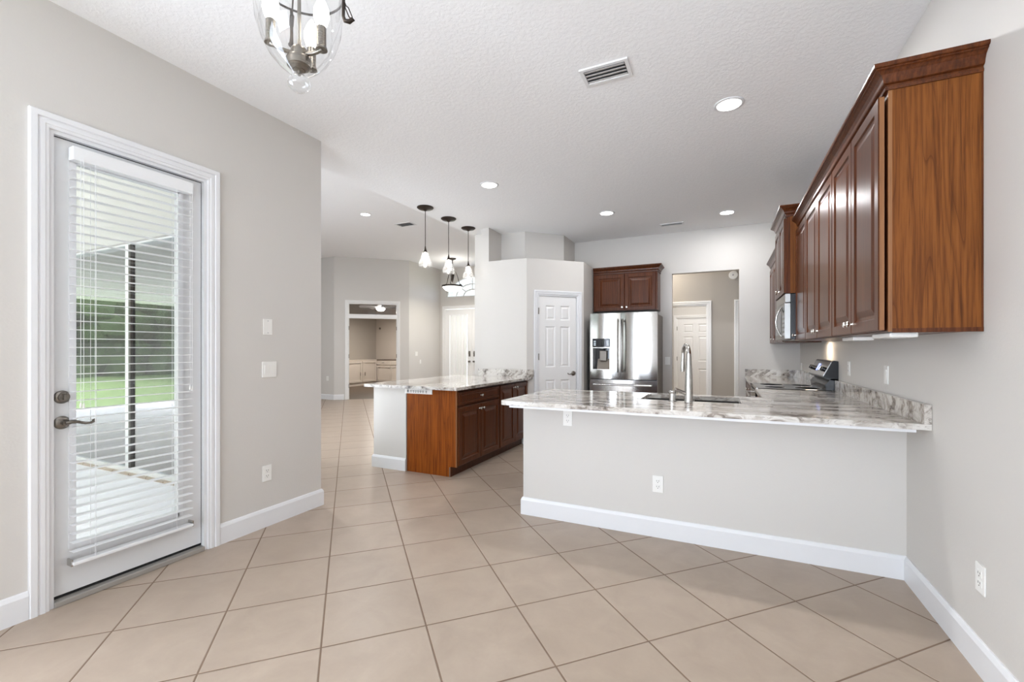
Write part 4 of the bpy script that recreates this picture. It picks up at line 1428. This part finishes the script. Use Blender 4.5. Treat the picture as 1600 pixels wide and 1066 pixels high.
# foyer bowl light
fo = thing('foyer_light', 'bronze scroll pendant with a lit white bowl in the foyer', 'pendant light', (-6.46, 9.97, HG))
fz = lambda py: 1.307 + (546.2 - py) * (11.78 / 694.1) - HG
MB().lathe([(0.10, 0.0), (0.09, -0.02), (0.03, -0.045), (0.0, -0.05)], (0, 0, 0), 'Z', 28).build('canopy', 'bronze', fo, smooth=40)
MB().tube([(0, 0, -0.04), (0, 0, fz(440))], 0.012, 10).build('stem', 'bronze', fo)
MB().lathe([(0.012, fz(428)), (0.055, fz(429)), (0.04, fz(434)), (0.02, fz(441)), (0.0, fz(442))], (0, 0, 0), 'Z', 20).build('column', 'bronze', fo, smooth=40)
MB().lathe([(0.262, fz(447.5)), (0.280, fz(446.5)), (0.280, fz(448.5)), (0.262, fz(449)), (0.262, fz(447.5))], (0, 0, 0), 'Z', 40, caps=False).build('rim', 'bronze', fo, smooth=40)
MB().lathe([(0.262, fz(448.2)), (0.235, fz(451)), (0.18, fz(454)), (0.10, fz(456)), (0.0, fz(456.8))], (0, 0, 0), 'Z', 40).build('bowl', 'bowl', fo, smooth=60)
MB().lathe([(0.0, fz(458)), (0.02, fz(456.5))], (0, 0, 0), 'Z', 12).build('finial', 'bronze', fo, smooth=60)
for k in range(3):
    ang = 0.9 + k * 2 * PI / 3
    ca, sa = math.cos(ang), math.sin(ang)
    pts = []
    for i in range(30):
        t_ = i / 29
        r_ = 0.03 + 0.235 * t_ ** 0.8
        h_ = fz(424 + 23 * t_) + 0.05 * math.sin(t_ * PI * 2.2)
        pts.append((r_ * ca, r_ * sa, h_))
    for i in range(1, 12):
        a = i / 11 * 4.2
        rr = 0.045 * (1 - i / 16)
        pts.append(((0.265 - 0.05 + rr * math.cos(a)) * ca, (0.265 - 0.05 + rr * math.cos(a)) * sa, fz(446) + 0.01 + rr * math.sin(a) + 0.0))
    MB().tube(pts, 0.009, 8).build('scroll', 'bronze', fo, smooth=60)
area('foyer_lamp', (-6.46, 9.97, HG - 0.95), (0, 0, 0), 0.4, 0.4, 25, (1, 0.95, 0.88), 'DISK')
pl = bpy.data.lights.new('foyer_uplight', 'POINT')
pl.energy = 7
pl.color = (1, 0.95, 0.88)
pl.shadow_soft_size = 0.12
po = bpy.data.objects.new('foyer_uplight', pl)
COL.objects.link(po)
po.location = (-6.46, 9.97, HG - 0.42)

# smoke alarm
sa_ = thing('smoke_alarm', 'round white alarm high on the hall wall', 'smoke alarm', (0.165, 7.9, 2.49))
MB().lathe([(0.068, 0.0), (0.068, 0.022), (0.060, 0.034), (0.0, 0.036)], (0, 0, 0), 'Y-', 28).build('housing', 'plastic', sa_, smooth=40)
MB().lathe([(0.014, 0.035), (0.014, 0.038), (0, 0.038)], (-0.006, 0, 0), 'Y-', 14).build('button', 'greylens', sa_)

# ------------------------------------------------------------------ den furniture
def den_cab(label, loc, rot, w, D, drawers):
    c = thing('den_cabinet', label, 'cabinet', loc, rot, 'built-in den cabinets')
    MB().box(0, w, 0.0, D, 0.0, 0.90).build('carcass', 'dencab', c)
    MB().box(0.0, w, -0.015, D, 0.90, 0.93).build('counter', 'dencounter' if drawers else 'dencab', c)
    n = 2
    ztop = 0.885
    for i in range(n):
        x0, x1 = 0.02 + (w - 0.04) * i / n + 0.012, 0.02 + (w - 0.04) * (i + 1) / n - 0.012
        zt = ztop
        if drawers:
            dd = MB().box(x0, x1, -0.030, 0.0, ztop - 0.15, ztop).build('drawer', 'dencab', c, bevel=0.004)
            MB().tube([((x0 + x1) / 2 - 0.05, -0.048, ztop - 0.07), ((x0 + x1) / 2 + 0.05, -0.048, ztop - 0.07)], 0.007, 8).build('pull', 'nickel', dd)
            zt -= 0.18
        lo = [(0.0, 0), (0.07, 0.0), (0.072, 0.022), (0.09, 0.022)]
        d_ = MB().panel([x0, x1], [0.12, zt], {(0, 0)}, lo, -0.030, 0.0).build('door', 'dencab', c)
        kx = x1 - 0.10 if i == 0 else x0 + 0.10
        if not drawers:
            MB().tube([(kx, -0.048, 0.36), (kx, -0.048, 0.48)], 0.010, 8).build('pull', 'nickel', d_)
        else:
            MB().tube([(x1 - 0.06, -0.048, zt - 0.08), (x1 - 0.02, -0.048, zt - 0.08)], 0.010, 8).build('pull', 'nickel', d_)
    return c


den_cab('pale den cabinet along the taupe wall, two plain doors', (-11.77, 11.45, 0), PI / 2, 1.50, 0.42, False)
den_cab('pale den cabinet with drawers on the back wall', (-11.77, 12.97, 0), 0, 1.35, 0.42, True)
hk = thing('wall_hook', 'tiny dark hook high on the pale den wall', 'hook', (-12.0, 13.4, 2.12))
MB().lathe([(0.04, 0), (0.04, 0.02), (0, 0.025)], (0, 0, 0), 'Y-', 14).build('hook_plate', 'nickel', hk)

fn = thing('ceiling_fan', 'ceiling fan with a lit bowl seen through the den transom', 'ceiling fan', (-10.27, 11.5, HG))
zf = 2.68 - HG
MB().lathe([(0.07, 0), (0.06, -0.05), (0.02, -0.07), (0, -0.07)], (0, 0, 0), 'Z', 20).build('canopy', 'white', fn, smooth=40)
MB().tube([(0, 0, -0.05), (0, 0, zf + 0.10)], 0.014, 10).build('downrod', 'white', fn)
MB().lathe([(0.03, zf + 0.14), (0.10, zf + 0.12), (0.13, zf + 0.06), (0.12, zf + 0.01), (0.06, zf - 0.01), (0, zf - 0.01)], (0, 0, 0), 'Z', 24).build('motor', 'white', fn, smooth=40)
MB().lathe([(0.15, zf - 0.01), (0.15, zf - 0.03), (0.10, zf - 0.09), (0.0, zf - 0.11)], (0, 0, 0), 'Z', 24).build('light_bowl', 'bowl', fn, smooth=60)
for k in range(5):
    a = 0.3 + k * 2 * PI / 5
    b = MB().prism([(0.10, -0.03), (0.30, -0.065), (0.66, -0.07), (0.70, 0.0), (0.66, 0.07), (0.30, 0.065), (0.10, 0.03)], zf + 0.030, zf + 0.044)
    b.v = [(x * math.cos(a) - y * math.sin(a), x * math.sin(a) + y * math.cos(a), z_ + y * 0.42) for x, y, z_ in b.v]
    b.build('blade', 'white', fn)
area('den_fan_lamp', (-10.27, 11.5, 2.56), (0, 0, 0), 0.3, 0.3, 75, (1, 0.93, 0.85), 'DISK')

# unseen lamps added to brighten the hall and the room beyond, without fixtures
area('hall_fill_lamp', (-1.2, 7.5, HC - 0.02), (0, 0, 0), 0.5, 0.5, 26, (1, 0.95, 0.88), 'DISK')
area('laundry_fill_lamp', (-0.5, 9.6, HC - 0.02), (0, 0, 0), 0.5, 0.5, 44, (1, 0.97, 0.93), 'DISK')

# ------------------------------------------------------------------ window wall behind the viewer
rw = struct(thing('window_2', 'wide window of the nook behind the viewer', 'window', (-2.70, -4.5, 0)))
f = MB()
for x in (0.0, 1.08, 2.18, 3.24):
    f.box(x, x + 0.06, -0.12, 0.0, 0.25, 2.45)
f.box(0, 3.3, -0.12, 0.0, 0.25, 0.31)
f.box(0, 3.3, -0.12, 0.0, 2.39, 2.45)
f.build('window_frame', 'white', rw)

r4 = struct(thing('added_side_window', 'unseen nook side window added to light the right wall', 'window', (XL, -1.65, 0), PI / 2))  # out of view, added to go with the side fill lamp
f = MB()
for x in (0.0, 0.92, 1.84):
    f.box(x, x + 0.06, 0.05, 0.12, 0.35, 2.45)
for x in (0.06, 0.98):
    f.box(x, x + 0.86, 0.05, 0.12, 0.35, 0.41)
    f.box(x, x + 0.86, 0.05, 0.12, 2.39, 2.45)
f.build('window_frame', 'white', r4)

# ------------------------------------------------------------------ patio side
sd_ = struct(thing('window_3', 'sliding glass doors of the great room seen across the patio', 'window', (-9.4, 2.5, 0)))
pan = [0.0, 1.80, 3.62, 6.0]
for i in range(3):
    x0, x1 = pan[i], pan[i + 1]
    yy = 0.03
    f = MB()
    f.box(x0 + 0.002, x0 + 0.075, yy, yy + 0.05, 0.0, 2.435)
    f.box(x0 + .075, x1, yy, yy + 0.04, 0.0, 0.05)
    f.box(x0 + .075, x1, yy, yy + 0.04, 2.42, 2.435)
    p = f.build('door_panel', 'white', sd_)
    MB().box(x0 + .075, x0 + 0.115, yy - 0.004, yy + 0.04, 0.05, 2.42).build('gasket', 'slot', p)
    MB().box(x0 + .115, x1, yy + 0.017, yy + 0.023, 0.05, 2.42).build('glass_pane', 'slider', p)
struct(MB().box(-13.0, -3.25, -6.0, 2.5, -0.15, -0.02).build('floor_patio', 'deck'), 'pale concrete patio floor', 'floor')
struct(MB().box(-13.0, -3.25, -2.3, 2.5, 2.44, 2.55).build('ceiling_patio', 'lanai'), 'cream patio ceiling', 'ceiling')
struct(MB().box(-7.8, -2.0, 11.34, 16.0, -0.2, -0.02).build('porch_bounce_slab', 'deck'), 'unseen pale slab added outside the entry doors against green bounce', 'floor')  # added so the lawn throws no green light up at the entry
struct(MB().box(-70, 30, -45, 40, -0.40, -0.30).build('ground', 'grass'), 'green lawn past the patio', 'lawn')
for k, x in enumerate((-12.9, -10.5, -8.1, -5.7, -3.6)):
    p = MB().box(x - 0.05, x + 0.05, -2.3, -2.2, -0.02, 2.44).build('patio_post', 'white')
    tag(p, ['white patio post %s' % s for s in ('farthest from the house', 'second from the far end', 'in the middle of the row', 'second from the house', 'next to the house wall')][k], 'post', 'white posts of the patio screen')
hd_ = MB()
for k in range(1500):
    x, y = (random.uniform(-38, 6), random.uniform(-17, -14.5)) if k < 700 else (random.uniform(-36, -33), random.uniform(-17, 6))
    r = random.uniform(0.6, 1.2)
    zc = random.uniform(-0.2, 8.5)
    vs_ = []
    n_ = 6
    ico = [(0, 0, 1), (0.894, 0, 0.447), (0.276, 0.851, 0.447), (-0.724, 0.526, 0.447), (-0.724, -0.526, 0.447), (0.276, -0.851, 0.447),
           (0.724, 0.526, -0.447), (-0.276, 0.851, -0.447), (-0.894, 0, -0.447), (-0.276, -0.851, -0.447), (0.724, -0.526, -0.447), (0, 0, -1)]
    F_ = [(0, 1, 2), (0, 2, 3), (0, 3, 4), (0, 4, 5), (0, 5, 1), (1, 6, 2), (2, 7, 3), (3, 8, 4), (4, 9, 5), (5, 10, 1), (6, 7, 2), (7, 8, 3), (8, 9, 4), (9, 10, 5), (10, 6, 1), (6, 11, 7), (7, 11, 8), (8, 11, 9), (9, 11, 10), (10, 11, 6)]
    hd_.add([(x + a * r * random.uniform(.8, 1.2), y + b * r * random.uniform(.8, 1.2), zc + c * r) for a, b, c in ico], F_)
o = hd_.build('hedge', 'hedge')
tag(o, 'dense green trees and hedge along the far edge of the lawn', 'trees', kind='stuff')
